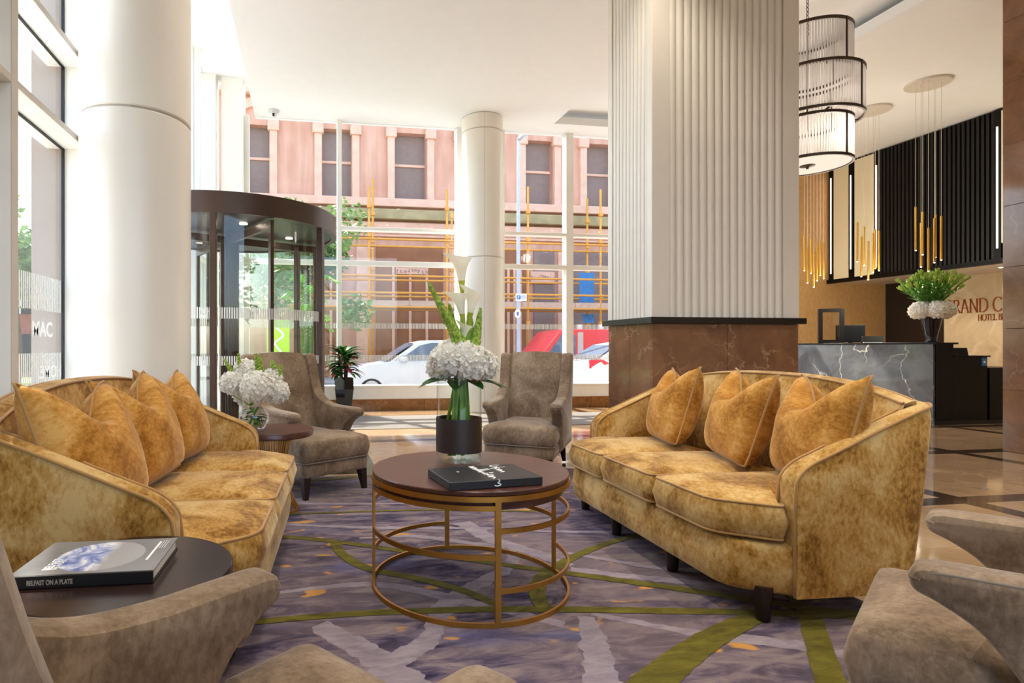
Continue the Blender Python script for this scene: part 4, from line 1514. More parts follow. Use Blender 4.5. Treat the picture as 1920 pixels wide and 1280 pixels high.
# things on the desk
def at_x(px, x):
    return y_on_x(px, x)
fy = at_x(1558, 8.86)
fr = thing('picture_frame', 'dark wooden standing frame on the reception desk', 'frame', (8.86, fy, 1.16), R(-28))
b = new()
box(b, -.185, -.125, -.03, .03, 0, .59, bev=.004); box(b, .125, .185, -.03, .03, 0, .59, bev=.004)
box(b, -.125, .125, -.03, .03, 0, .06); box(b, -.125, .125, -.03, .03, .53, .59)
obj('frame', b, 'screenframe', fr)
obj('pane', bx(-.125, .125, -.004, .004, .06, .53), 'glass', fr)
my = at_x(1594, 9.22)
mo = thing('monitor', 'black computer monitor behind the desk frame', 'monitor', (9.22, my, .975), R(-40))
obj('screen_back', bx(-.2, .2, -.02, .02, .20, .50, bev=.008), 'monitor', mo)
obj('stand', bx(-.03, .03, -.015, .03, .012, .25), 'monitor', mo)
obj('foot', bx(-.12, .12, -.09, .09, 0, .012, bev=.003), 'cctv', mo)
by = at_x(1636, 8.86)
cd = thing('card_terminal', 'small black card terminal on the reception desk', 'terminal', (8.86, by, 1.16), R(-30))
obj('housing', prism_x(new(), [(-.06, 0), (.06, 0), (.06, .11), (-.02, .11)], -.13, .13, bev=.006), 'monitor', cd)
obj('tray', bx(-.14, .10, -.09, -.055, 0, .012), 'cctv', cd)
sc_ = thing('desk_screen', 'small tilted black screen on the lower desk', 'screen', (9.10, DYN + .07, .975), R(-20))
obj('panel', prism_x(new(), [(-.05, 0), (.03, 0), (.0, .11), (-.02, .11)], -.14, .14, bev=.004), 'monitor', sc_)
# vase with lilies
rvx, rvy = 8.87, at_x(1746, 8.87)
rv = thing('vase', 'tall glossy black vase on the reception desk', 'vase', (rvx, rvy, 1.16))
obj('vase_body', lathe(new(), [(.062, 0), (.07, .015), (.06, .04), (.075, .12), (.12, .33), (.138, .45), (.132, .45), (.11, .33), (.06, .1)], 40, cap1=False), 'planter', rv, True)
rf = thing('flower_arrangement', 'bouquet of green lily buds over white hydrangea on the reception desk', 'flowers', (rvx, rvy, 1.16))
for k in range(5):
    a = 2 * PI * k / 5 + .5
    obj('hydrangea_head', floret_ball((.145 * math.cos(a), .145 * math.sin(a), .465), .115, 120, .042, 40 + k, -.9, 1.0), 'petal', rf)
rnd = random.Random(11)
for k in range(64):
    a = k * 2.39996
    q = .05 + .95 * ((k + .5) / 64)
    d = Vector((math.cos(a) * q * .8, math.sin(a) * q * .8, 1.15 - .5 * q)).normalized()
    L_ = .34 + .12 * rnd.random()
    p0 = Vector((.05 * math.cos(a), .05 * math.sin(a), .50))
    p1 = p0 + d * L_ + Vector((0, 0, .03))
    bm = new()
    tube(bm, [p0, p0.lerp(p1, .5) + Vector((0, 0, .015)), p1], .004, 5)
    for m in range(7):
        u = .25 + .1 * m
        an = m * 2.1 + k
        leaf(bm, p0.lerp(p1, u), Vector((math.cos(an), math.sin(an), .6)) + d * .6, .11, .026, .5, 4)
    o = obj('lily_stem', bm, 'leafmid', rf)
    bm = new()
    for m in range(3):
        an = m * 2.1 + k
        e = (d + Vector((math.cos(an), math.sin(an), .3)) * .35).normalized()
        tube(bm, [p1 - d * .02, p1 + e * .03, p1 + e * .06, p1 + e * .085], lambda u: .004 + .011 * math.sin(PI * min(1, u * .9 + .08)), 7)
    obj('lily_bud', bm, 'bud', o, 'full')

# ---- hotel sign: serif letters built as strokes
LET = {
 'G': ([[(.86, .82), (.7, .97), (.45, 1.0), (.18, .85), (.05, .5), (.18, .15), (.45, 0), (.72, .03), (.86, .14)], [(.86, .40), (.86, .03)]], [(.72, 1.0, .40)], .95),
 'R': ([[(.14, 0), (.14, 1)], [(.14, .97), (.45, .98), (.64, .88), (.64, .65), (.45, .52), (.14, .50)], [(.42, .52), (.80, .02)]], [(.02, .28, 0), (.02, .2, 1), (.72, .92, 0)], .86),
 'A': ([[(.10, 0), (.45, 1)], [(.45, 1), (.84, 0)], [(.24, .36), (.68, .36)]], [(0, .24, 0), (.70, .98, 0)], .96),
 'N': ([[(.12, 0), (.12, 1)], [(.12, 1), (.80, 0)], [(.80, 0), (.80, 1)]], [(0, .26, 0), (.0, .16, 1), (.68, .92, 1)], .98),
 'D': ([[(.14, 0), (.14, 1)], [(.14, .98), (.5, .98), (.80, .8), (.88, .5), (.80, .2), (.5, .02), (.14, .02)]], [(.02, .2, 0), (.02, .2, 1)], 1.0),
 'C': ([[(.86, .84), (.7, .97), (.45, 1.0), (.18, .85), (.05, .5), (.18, .15), (.45, 0), (.72, .03), (.88, .16)]], [], .94),
 'E': ([[(.14, 0), (.14, 1)], [(.14, .98), (.60, .98), (.62, .86)], [(.14, .52), (.5, .52)], [(.14, .02), (.62, .02), (.66, .16)]], [(.02, .2, 0), (.02, .2, 1)], .72),
 'T': ([[(.4, 0), (.4, 1)], [(.04, .84), (.06, .98), (.74, .98), (.76, .84)]], [(.27, .53, 0)], .82),
 'L': ([[(.14, 0), (.14, 1)], [(.14, .02), (.58, .02), (.63, .18)]], [(.02, .2, 0), (.02, .28, 1)], .66),
 'H': ([[(.14, 0), (.14, 1)], [(.76, 0), (.76, 1)], [(.14, .52), (.76, .52)]], [(.02, .26, 0), (.02, .26, 1), (.64, .88, 0), (.64, .88, 1)], .94),
 'O': ([[(.5, 1), (.2, .87), (.06, .5), (.2, .13), (.5, 0), (.8, .13), (.94, .5), (.8, .87), (.5, 1)]], [], 1.04),
 'B': ([[(.14, 0), (.14, 1)], [(.14, .98), (.42, .98), (.58, .87), (.58, .66), (.42, .54), (.14, .53)], [(.42, .54), (.62, .44), (.66, .22), (.5, .04), (.14, .02)]], [(.02, .2, 0), (.02, .2, 1)], .74),
 'F': ([[(.14, 0), (.14, 1)], [(.14, .98), (.58, .98), (.6, .86)], [(.14, .52), (.48, .52)]], [(.02, .28, 0), (.02, .2, 1)], .66),
 'S': ([[(.54, .84), (.42, .98), (.24, .98), (.1, .84), (.14, .64), (.46, .42), (.54, .2), (.40, .03), (.2, .02), (.06, .16)]], [], .62),
}
def letter(ch, h, parent, x, z, plane_x, y0):
    strokes, serifs, adv = LET[ch]
    bm = new()
    def ribbon(P, w):
        n = len(P)
        rows_f, rows_b = [], []
        for i, p in enumerate(P):
            d = (P[min(i + 1, n - 1)] - P[max(i - 1, 0)])
            d = d.normalized() if d.length > 0 else Vector((1, 0, 0))
            # vertical strokes thick, horizontal thin
            ww = w * (.42 + .58 * abs(d.y)) / 2
            s = Vector((-d.y, d.x, 0)) * ww
            rows_f.append((p - s, p + s))
        for off in (0,):
            loft(bm, [[(plane_x - .012, y0 - a.x * h * .62, z + a.y * h), (plane_x - .012, y0 - b.x * h * .62, z + b.y * h),
                       (plane_x, y0 - b.x * h * .62, z + b.y * h), (plane_x, y0 - a.x * h * .62, z + a.y * h)] for a, b in rows_f])
    for st in strokes:
        pts = [(a, b, 0) for a, b in st]
        ribbon([Vector(p) for p in pts] if len(pts) < 3 or ch in 'ETLF' else catmull(pts, 5), .13)
    for sft in serifs:
        if len(sft) == 3 and ch != 'G':
            xa, xb, zz_ = sft
            zc_ = .02 if zz_ == 0 else .98
            ribbon([Vector((xa, zc_, 0)), Vector((xb, zc_, 0))], .09)
        elif ch == 'G':
            xa, xb, zz_ = sft
            ribbon([Vector((xa, zz_, 0)), Vector((xb, zz_, 0))], .09)
    obj('letter', bm, 'copper', parent)
    return adv * h * .62
hs = thing('hotel_sign', 'copper serif letters reading GRAND C and HOTEL B on the pale stone wall', 'sign', (0, 0, 0))
def word(s, h, y_start, z, gap):
    y = y_start
    for ch in s:
        if ch == ' ':
            y -= .26 * h
            continue
        y -= letter(ch, h, hs, 0, z, XS - .001, y) + gap
word('GRAND CENTRAL', .262, y_on_x(1771, XS), 1.765, .0)
word('HOTEL BELFAST', .118, y_on_x(1834, XS), 1.60, .0)

# ================================================================== CHANDELIER
ch = thing('chandelier', 'three-tier drum chandelier of glass rods with bronze hoops', 'chandelier', (5.61, 5.79, 0))
def tier(r, z0, z1, nrod, posts):
    for z, hh in ((z0, .03), (z1 - .03, .03)):
        obj('hoop', ringband(new(), r - .006, r + .014, z, z + hh, n=96), 'chand', ch, True)
    rm_ = None
    for k in range(nrod):
        a = 2 * PI * k / nrod
        if rm_ is None:
            o = obj('glass_rod', lathe(new(), [(.0092, z0 + .03), (.0092, z1 - .03)], 8), 'rod', ch, 'full'); rm_ = o.data
        else:
            o = link('glass_rod', rm_, ch)
        o.location = (r * math.cos(a), r * math.sin(a), 0)
    for a in posts:
        o = obj('upright', bx(-.006, .006, -.008, .008, z0, z1), 'chand', ch)
        o.location = ((r + .012) * math.cos(a), (r + .012) * math.sin(a), 0)
        o.rotation_euler = (0, 0, a)
tier(.411, 4.13, 4.62, 96, [R(-80 + 90 * k) for k in range(4)])
tier(.509, 3.62, 4.13, 108, [R(-70 + 90 * k) for k in range(4)])
tier(.411, 3.14, 3.62, 96, [R(-80 + 90 * k) for k in range(4)])
for k in range(4):
    a = R(-20 + 90 * k)
    for z in (3.63, 4.12):
        o = obj('spoke', bx(.40, .51, -.008, .008, z - .008, z + .008), 'chand', ch, rot=(0, 0, a))
obj('diffuser_disc', lathe(new(), [(.40, 3.15), (.40, 3.165)], 64), 'diffuser', ch)
obj('finial', lathe(new(), [(.012, 3.11), (.014, 3.13), (.075, 3.142), (.075, 3.149)], 24), 'chand', ch, True)
obj('inner_core', lathe(new(), [(.008, 3.17), (.008, 4.62)], 10), 'chand', ch, True)
for k in range(14):
    z = 4.64 + k * .046
    lk = new()
    pts = [(.011 * math.cos(2 * PI * i / 14), 0, .026 * math.sin(2 * PI * i / 14)) for i in range(14)]
    tube(lk, pts, .004, 5, True)
    obj('chain_link', lk, 'chand', ch, loc=(0, 0, z), rot=(0, 0, R(90 * (k % 2))))
obj('ceiling_rose', lathe(new(), [(.06, CZ + .215), (.07, CZ + .24)], 24), 'chand', ch)
Lp = bpy.data.lights.new('chandelier_lamp', 'POINT')
Lp.energy = 9
Lp.shadow_soft_size = .12
Lp.color = (1, .9, .78)
lo = bpy.data.objects.new('chandelier_lamp', Lp)
COL.objects.link(lo); lo.parent = ch; lo.location = (.15, -.15, 3.45)

# ================================================================== PENDANT CLUSTERS
def cluster(label, x, y, items):
    t = thing('pendant_cluster', label, 'pendant light', (x, y, CZ), 0, 'brass pendant clusters above the reception desk')
    obj('canopy', lathe(new(), [(.27, -.035), (.275, -.03), (.275, -.002)], 48), 'flute', t, True)
    for px, py0, py1 in items:
        u, v = rayuv(px)
        k = random.uniform(-.16, .16)
        t_ = (y + k) / v
        xx = u * t_ - x
        z0 = 1.1 - (py0 - 649.9) / 1090.4 * t_
        z1 = 1.1 - (py1 - 649.9) / 1090.4 * t_
        p = obj('pendant_tube', lathe(new(), [(.013, z1 - CZ), (.0145, z1 - CZ + .004), (.0145, z0 - CZ)], 10, xx, k), 'pendgold', t, True)
        obj('cord', tube(new(), [(xx, k, z0 - CZ), (xx, k, -.03)], .003, 5), 'cord', p)
        obj('glow_tip', lathe(new(), [(.008, z1 - CZ - .008), (.012, z1 - CZ)], 10, xx, k), 'tip', p)
    L = bpy.data.lights.new('pendant_lamp', 'POINT')
    L.energy = 24
    L.shadow_soft_size = .15
    L.color = (1, .9, .74)
    lo = bpy.data.objects.new('pendant_lamp', L)
    COL.objects.link(lo); lo.parent = t; lo.location = (0, 0, 1.95 - CZ)
    return t
cluster('brass pendant cluster nearest the right marble pier', 9.13, 7.32,
        [(1717, 388, 469), (1727, 418, 500), (1730, 397, 477), (1741, 427, 508), (1752, 409, 492), (1754, 402, 482), (1765, 405, 487)])
cluster('brass pendant cluster hanging in front of the cream panels', 9.24, 8.30,
        [(1607.5, 417, 490), (1615, 444, 518), (1620, 425, 497), (1628, 452, 524), (1637, 437, 510), (1641, 430, 503), (1648, 432, 507)])
cluster('brass pendant cluster in front of the gold wall by the pillar', 9.3, 9.35,
        [(1508, 440, 507), (1514, 464, 530), (1520.5, 447, 512), (1526, 472, 538), (1532, 459, 526), (1538, 450, 516), (1544.5, 456, 522)])

# ================================================================== PLANTS BY THE WINDOW
pl = thing('planter', 'glossy black tapered planter by the window', 'planter', (.61, 9.45, 0))
hexa = lambda r, z: [(r * math.cos(PI / 6 + k * PI / 3), r * math.sin(PI / 6 + k * PI / 3), z) for k in range(6)]
obj('pot', loft(new(), [hexa(.115, 0), hexa(.175, .42), hexa(.165, .60), hexa(.15, .60), hexa(.15, .55)]), 'planter', pl)
pp = thing('potted_plant', 'dark leafy plant with red undersides in the black planter', 'plant', (.61, 9.45, .55))
rnd = random.Random(5)
for k in range(5):
    a = k * 1.3
    obj('trunk', tube(new(), [(.04 * math.cos(a), .04 * math.sin(a), 0), (.06 * math.cos(a), .06 * math.sin(a), .25), (.09 * math.cos(a + .3), .09 * math.sin(a + .3), .45)], .014, 7), 'redleaf' if k % 2 else 'bark', pp, 'full')
for k in range(110):
    a = k * 2.39996
    q = rnd.random()
    h = .10 + .38 * q
    d = Vector((math.cos(a), math.sin(a), .25 + .9 * q))
    m_ = 'redleaf' if rnd.random() < .16 else ('leafdark' if rnd.random() < .75 else 'leafmid')
    obj('leaf', leaf(new(), (.05 * math.cos(a), .05 * math.sin(a), h), d, .22 + .13 * rnd.random(), .085 + .035 * rnd.random(), 1.1, 6), m_, pp, 'full')
# palm beside the revolving door
pot = thing('planter', 'black planter holding the palm behind the revolving door', 'planter', (.02, 9.55, 0))
obj('pot', loft(new(), [hexa(.13, 0), hexa(.18, .42), hexa(.17, .56), hexa(.15, .56), hexa(.15, .5)]), 'planter', pot)
pm = thing('palm', 'bright green feathery palm behind the revolving door', 'palm', (.02, 9.55, .5))
rnd = random.Random(9)
for k in range(15):
    a = k * 2.39996
    q = .25 + .75 * rnd.random()
    L_ = .75 + .45 * rnd.random()
    p0 = Vector((.03 * math.cos(a), .03 * math.sin(a), .0))
    hgt = .5 + .9 * (k / 15)
    pts = [p0, p0 + Vector((math.cos(a) * .08, math.sin(a) * .08, hgt)), p0 + Vector((math.cos(a) * .30 * q, math.sin(a) * .30 * q, hgt + .42)), p0 + Vector((math.cos(a) * .62 * q, math.sin(a) * .62 * q, hgt + .38))]
    P = catmull(pts, 8)
    bm = new()
    tube(bm, P, lambda u: .006 * (1.2 - u), 5)
    n = len(P)
    for i in range(n // 3, n):
        d = (P[min(i + 1, n - 1)] - P[i - 1]).normalized()
        s = d.cross(Vector((0, 0, 1)))
        s = s.normalized() if s.length > .01 else Vector((1, 0, 0))
        ll = .26 * math.sin(PI * (.2 + .75 * (i - n // 3) / (n - n // 3)))
        for sg in (-1, 1):
            leaf(bm, P[i], s * sg + d * .8 + Vector((0, 0, .25)), ll, .02, .8, 4)
    obj('frond', bm, 'palm', pm)

# ---- ceiling camera
cc = thing('security_camera', 'small white security camera on the ceiling by the window', 'camera', (-.53, 9.85, CZ))
obj('mount', lathe(new(), [(.05, -.05), (.085, -.03), (.085, -.001)], 24), 'cctv', cc, True)
obj('dome', blob(new(), (0, 0, -.06), .055, 16, 10), 'cctv', cc, 'full')
obj('lens', lathe(new(), [(.018, -.02), (.018, .02)], 14), 'monitor', cc, loc=(.0, -.045, -.085), rot=(R(60), 0, 0))

# ================================================================== OUTSIDE
GZ = -.2
struct(obj('ground', bx(-40, 60, 10.6, 60, GZ - .3, GZ), 'asphalt'), 'pale grey street surface')
struct(obj('ground_left', bx(-40, -2.0, -30, 10.6, GZ - .3, GZ + .12), 'pave'), 'pale paved area outside the left glazing')
struct(obj('pavement_near', bx(-40, 60, 10.35, 12.6, GZ - .2, GZ + .12), 'pave'), 'pale pavement outside the windows')
struct(obj('pavement_far', bx(-40, 60, 19.2, 23.2, GZ - .2, GZ + .12), 'pave'), 'far pavement under the scaffold')
gr = struct(obj('verge', bx(-12, .5, 19.0, 22.5, GZ, GZ + .22), 'grass'), 'green verge beyond the street')

# ---- sandstone building
YF = 23.0
def FX(px, y=YF):
    return x_on_y(px, y)
def FZ(px, py, y=YF):
    return 1.1 - (py - 649.9) / 1090.4 * y / rayuv(px)[1]
sb = thing('sandstone_building', 'red sandstone building with tall upper windows across the street', 'building', (0, 0, 0))
wins = [(452, 505), (604, 659), (740, 799), (866, 922), (984, 1036), (1098, 1150), (1215, 1270)]
zw0, zw1 = FZ(770, 377), FZ(770, 250)
xs = []
for a, b_ in wins:
    xs.append((FX(a), FX(b_)))
XA, XZ = FX(330), 24.0
zt_ = 13.0
edges = [XA] + [v for p in xs for v in p] + [XZ]
bm = new()
box(bm, XA, XZ, YF, YF + .6, GZ, zw0)
box(bm, XA, XZ, YF, YF + .6, zw1, zt_)
for i in range(0, len(edges), 2):
    box(bm, edges[i], edges[i + 1], YF, YF + .6, zw0, zw1)
obj('facade', bm, 'sandstone', sb)
for (xa, xb) in xs:
    w_ = obj('window', bx(xa, xb, YF + .35, YF + .42, zw0, zw1), 'extwin', sb)
    zmid = zw0 + (zw1 - zw0) * .55
    obj('meeting_rail', bx(xa, xb, YF + .28, YF + .35, zmid - .05, zmid + .05), 'sandstone2', w_)
    for xx in (xa - .30, xb + .02):
        p_ = obj('pilaster', bx(xx, xx + .28, YF - .16, YF, zw0 - .1, zw1 - .25), 'sandstone2', sb)
        obj('capital', bx(xx - .08, xx + .36, YF - .24, YF, zw1 - .25, zw1 + .12, bev=.04), 'sandstone2', p_)
    n = 12
    arc = []
    cxw, hw = (xa + xb) / 2, (xb - xa) / 2
    for k in range(n):
        a0, a1 = PI * k / n, PI * (k + 1) / n
        pass
    bm = new()
    rings = []
    for k in range(n + 1):
        a = PI * k / n
        rings.append([(cxw + (hw + .02) * math.cos(a), YF - .14, zw1 + .1 + (hw + .02) * math.sin(a)), (cxw + (hw + .36) * math.cos(a), YF - .14, zw1 + .1 + (hw + .36) * math.sin(a)),
                      (cxw + (hw + .36) * math.cos(a), YF, zw1 + .1 + (hw + .36) * math.sin(a)), (cxw + (hw + .02) * math.cos(a), YF, zw1 + .1 + (hw + .02) * math.sin(a))])
    obj('arch', loft(bm, rings), 'sandstone2', sb)
for py0, py1, dp, m_ in ((381, 396, .30, 'sandstone2'), (402, 420, .42, 'mossledge'), (424, 436, .25, 'sandstone2'), (446, 450, .18, 'sandstone2'), (196, 208, .4, 'sandstone2')):
    obj('string_course', bx(XA, XZ, YF - dp, YF, FZ(900, py1), FZ(900, py0), bev=.03), m_, sb)
# ground floor bays
for a, b_, m_ in ((560, 640, 'extwood'), (668, 690, 'sandstone2'), (705, 830, 'extwood'), (842, 860, 'sandstone2'), (940, 985, 'extwood'), (1000, 1038, 'extwin'), (1045, 1062, 'sandstone2'), (1072, 1160, 'extwin')):
    xa, xb = FX(a), FX(b_)
    bay = obj('ground_bay', bx(xa, xb, YF - .10, YF, GZ + .1, FZ(770, 462)), m_, sb)
    if m_ == 'extwood':
        for k in range(1, 4):
            xx = xa + (xb - xa) * k / 4
            obj('stile', bx(xx - .05, xx + .05, YF - .14, YF - .10, GZ + .1, FZ(770, 500)), 'sandstone2', bay)
# carved frieze panels with scrollwork
for a, b_, py0, py1 in ((741, 801, 503, 515), (992, 1036, 505, 528)):
    fz = obj('frieze_panel', bx(FX(a), FX(b_), YF - .20, YF - .10, FZ(770, py1), FZ(770, py0)), 'sandstone2', sb)
    sc = new()
    for k in range(9):
        xx = FX(a) + (FX(b_) - FX(a)) * (k + .5) / 9
        zz_ = (FZ(770, py1) + FZ(770, py0)) / 2
        pts = [(xx + .06 * u * math.cos(4.5 * u + k), YF - .21, zz_ + .1 * u * math.sin(4.5 * u + k)) for u in [i / 10 for i in range(11)]]
        tube(sc, pts, .012, 5)
    obj('scrollwork', sc, 'extwin', fz)

# ---- scaffold
YS = 21.0
sf = thing('scaffold', 'orange tube scaffold with plank deck against the sandstone building', 'scaffold', (0, 0, 0))
def SX(px, y=YS): return x_on_y(px, y)
def SZ(px, py, y=YS): return 1.1 - (py - 649.9) / 1090.4 * y / rayuv(px)[1]
for px, pt, y in ((692, 350, YS), (699, 335, YS + 1.2), (838, 355, YS), (847, 395, YS + 1.2), (990, 350, YS), (1101, 372, YS + 1.2), (1126, 355, YS), (552, 380, YS), (560, 390, YS + 1.2), (1250, 360, YS)):
    st_ = obj('standard_tube', lathe(new(), [(.045, GZ + .12), (.045, SZ(px, pt, y))], 8, SX(px, y), y), 'scaff', sf, 'full')
    for k in range(5):
        zc_ = 2.0 + k * 1.05
        obj('coupler', bx(SX(px, y) - .075, SX(px, y) + .075, y - .08, y + .05, zc_ - .07, zc_ + .07, bev=.02), 'scaff', st_)
for py in (453, 466, 520, 528, 551, 558, 577, 582):
    y = YS - .06 if py not in (466, 528, 558, 582) else YS + 1.14
    obj('ledger_tube', tube(new(), [(SX(545, y), y, SZ(900, py, y)), (SX(1270, y), y, SZ(900, py, y))], .042, 7), 'scaff', sf, 'full')
for k in range(7):
    x0 = SX(545) + k * (SX(1270) - SX(545)) / 7
    obj('toe_board', bx(x0, x0 + (SX(1270) - SX(545)) / 7 - .02, YS - .03, YS + .02, SZ(900, 577), SZ(900, 565)), 'plank', sf)
for k in range(4):
    obj('deck_plank', bx(SX(545), SX(1270), YS + .05 + k * .27, YS + .3 + k * .27, SZ(900, 578), SZ(900, 576)), 'plank', sf)
for a, b_, pa, pb in ((1098, 1126, 508, 565), (1104, 1126, 588, 604)):
    bm = new()
    n = 5
    rows_ = []
    for i in range(n + 1):
        x = SX(a) + (SX(b_) - SX(a)) * i / n
        rows_.append([(x, YS + .5 + .02 * math.sin(i * 1.7), SZ(1110, pb)), (x, YS + .5 + .02 * math.sin(i * 1.7 + .5), SZ(1110, pa)),
                      (x, YS + .52 + .02 * math.sin(i * 1.7 + .5), SZ(1110, pa)), (x, YS + .52 + .02 * math.sin(i * 1.7), SZ(1110, pb))])
    obj('tarpaulin', loft(bm, rows_), 'bluetarp', sf)

# ---- lamp post with parking signs
YL = 16.6
lx = x_on_y(972, YL)
lp = thing('street_lamp', 'pale steel lamp post with parking signs outside the right-hand window', 'street lamp', (lx, YL, GZ))
ztop = 1.1 - (262 - 649.9) / 1090.4 * YL / rayuv(972)[1] - GZ
obj('pole', lathe(new(), [(.085, 0), (.085, 1.0), (.06, 1.2), (.05, ztop)], 16), 'lamppost', lp, True)
obj('lantern', tube(new(), [(0, 0, ztop), (.05, -.1, ztop + .06), (.12, -.4, ztop + .06)], .06, 10), 'lamppost', lp, 'full')
zsn = 1.1 - (558 - 649.9) / 1090.4 * YL / rayuv(975)[1] - GZ
sg = obj('parking_sign', bx(-.12, .22, -.10, -.085, zsn - .11, zsn + .11, bev=.004), 'signwhite', lp)
pb_ = obj('blue_field', bx(-.09, .03, -.104, -.1, zsn - .06, zsn + .06), 'signblue', sg)
text('parking_letter', 'P', .11, 'ink_white', sg, (-.065, -.1045, zsn - .04), (R(90), 0, 0), .0005)
for k in range(4):
    obj('text_line', bx(.05, .19, -.104, -.1, zsn + .055 - .035 * k, zsn + .067 - .035 * k), 'signblue', sg)
zs2 = 1.1 - (588 - 649.9) / 1090.4 * YL / rayuv(968)[1] - GZ
ov = obj('oval_plate', lathe_x(new(), [(.09, -.006), (.09, .006)], 24), 'signwhite', lp, loc=(-.06, -.095, zs2), rot=(0, 0, R(90)))
ov.scale = (1, 1, 1.5)
obj('pictogram', bx(-.09, -.03, -.106, -.102, zs2 - .06, zs2 + .05), 'signblue', lp)

# ---- cars
def make_car(label, x, y, rotz, paint, group=None):
    """front points to local -X"""
    t = thing('car', label, 'car', (x, y, GZ), rotz, group)
    Lh, Wd = 2.15, .88
    def arch(xc, z0, r_):
        return [(xc - r_ * math.cos(a), z0 + r_ * math.sin(a)) for a in [PI * i / 10 for i in range(11)]]
    low = [(-2.12, .28)] + arch(-1.36, .28, .36) + arch(1.32, .28, .36) + [(2.10, .28), (2.16, .55), (2.12, .80), (1.98, .96), (-.85, .96), (-1.5, .86), (-2.0, .70), (-2.16, .52)]
    def side(poly, y0, y1, bev):
        bm = new()
        prism_x(bm, [(a, b) for a, b in poly], y0, y1, bev, 3)
        for v in bm.verts:
            v.co = Vector((v.co.y, v.co.x, v.co.z))
        return bm
    body = obj('body', side(low, -Wd, Wd, .07), paint, t, True)
    roof = [(-.95, .93), (-.25, 1.40), (.05, 1.455), (.75, 1.46), (1.35, 1.36), (2.02, .95)]
    cab = side(roof, -Wd + .06, Wd - .06, .05)
    for v in cab.verts:
        v.co.y *= 1 - .22 * max(0, (v.co.z - .93)) / .53
    obj('cabin', cab, paint, t, True)
    for sy in (-1, 1):
        g = side([(-.72, .98), (-.2, 1.33), (.08, 1.39), (.42, 1.395), (.42, .98)], 0, .012, 0)
        g2 = side([(.50, .98), (.50, 1.395), (.78, 1.39), (1.25, 1.30), (1.62, 1.02), (1.55, .98)], 0, .012, 0)
        for gg, nm in ((g, 'side_window'), (g2, 'side_window')):
            for v in gg.verts:
                k = 1 - .22 * max(0, (v.co.z - .93)) / .53
                v.co.y = sy * ((Wd - .06) * k + .004 + v.co.y)
            obj(nm, gg, 'carglass', t)
    ws_ = new()
    loft(ws_, [[(-.96, -.72, .97), (-.96, .72, .97)], [(-.30, -.60, 1.385), (-.30, .60, 1.385)]], False, False, False)
    for v in ws_.verts:
        v.co.x -= .02; v.co.z += .012
    obj('windscreen', ws_, 'carglass', t)
    rw = new()
    loft(rw, [[(1.42, -.58, 1.34), (1.42, .58, 1.34)], [(1.98, -.68, 1.0), (1.98, .68, 1.0)]], False, False, False)
    for v in rw.verts:
        v.co.x += .02; v.co.z += .012
    obj('rear_window', rw, 'carglass', t)
    for xx in (-1.36, 1.32):
        for sy in (-1, 1):
            wheel = new()
            lathe(wheel, [(.2, -.1), (.30, -.1), (.32, -.08), (.32, .08), (.30, .1), (.2, .1)], 28)
            wo_ = obj('wheel', wheel, 'tyre', t, True, loc=(xx, sy * (Wd - .11), .32), rot=(R(90), 0, 0))
            hub = new()
            lathe(hub, [(.2, -.105), (.2, .105)], 20)
            obj('alloy_rim', hub, 'alloy', wo_)
    for sy in (-1, 1):
        tl_ = new()
        loft(tl_, [[(2.10, sy * .62, .78), (2.13, sy * .62, .95), (2.0, sy * .885, .98), (1.9, sy * .895, .86)], [(2.16, sy * .62, .76), (2.17, sy * .62, .97), (2.02, sy * .91, 1.02), (1.78, sy * .905, .90)]])
        obj('tail_light', tl_, 'taillight', t)
        obj('mirror', blob(new(), (-.62, sy * (Wd + .08), 1.0), .11, 10, 7, .7), paint, t, 'full')
        obj('headlight', bx(-2.12, -1.95, sy * .75 - .1, sy * .75 + .1, .62, .74, bev=.03), 'alloy', t)
        for hx in (.2, 1.05):
            obj('door_handle', bx(hx - .09, hx + .09, sy * Wd - .005, sy * Wd + .02, .86, .885, bev=.006), paint, t)
    return t
yc = 14.2
make_car('silver-white parked car outside the left window, facing left', x_on_y(697, yc - .9) + 1.36, yc, 0, 'carsilver', 'cars parked outside the windows')
make_car('white parked car with red tail light outside the right window', x_on_y(1087, 14.0) + 2.1, 14.0, R(180), 'carwhite', 'cars parked outside the windows')

# ---- red van on the far side of the road
vy = 17.6
vx = x_on_y(985, vy)
vn = thing('van', 'red panel van parked behind the white car', 'van', (vx, vy, GZ))
zt_v = 1.1 - (618 - 649.9) / 1090.4 * vy / rayuv(1060)[1] - GZ
prof_v = [(0, .35), (5.0, .35), (5.0, zt_v), (1.05, zt_v), (.75, zt_v - .06), (.12, 1.0), (0, .85)]
bm = prism_x(new(), prof_v, -.9, .9, .06, 2)
for v in bm.verts:
    v.co = Vector((v.co.y, v.co.x, v.co.z))
obj('body', bm, 'vanred', vn, True)
g = prism_x(new(), [(.35, 1.05), (.80, zt_v - .18), (1.25, zt_v - .18), (1.25, 1.05)], -.912, -.902)
for v in g.verts:
    v.co = Vector((v.co.y, v.co.x, v.co.z))
obj('side_window', g, 'carglass', vn)
obj('door_pillar', bx(1.32, 1.5, -.912, -.902, .4, zt_v - .1), 'alloy', vn)
for xx in (.85, 4.0):
    for sy in (-1, 1):
        obj('wheel', lathe(new(), [(.2, -.1), (.33, -.1), (.33, .1), (.2, .1)], 24), 'tyre', vn, True, loc=(xx, sy * .78, .33), rot=(R(90), 0, 0))
for k in range(5):
    obj('roof_rack_foot', bx(1.4 + k * .7, 1.52 + k * .7, -.8, -.7, zt_v, zt_v + .14), 'signwhite', vn)

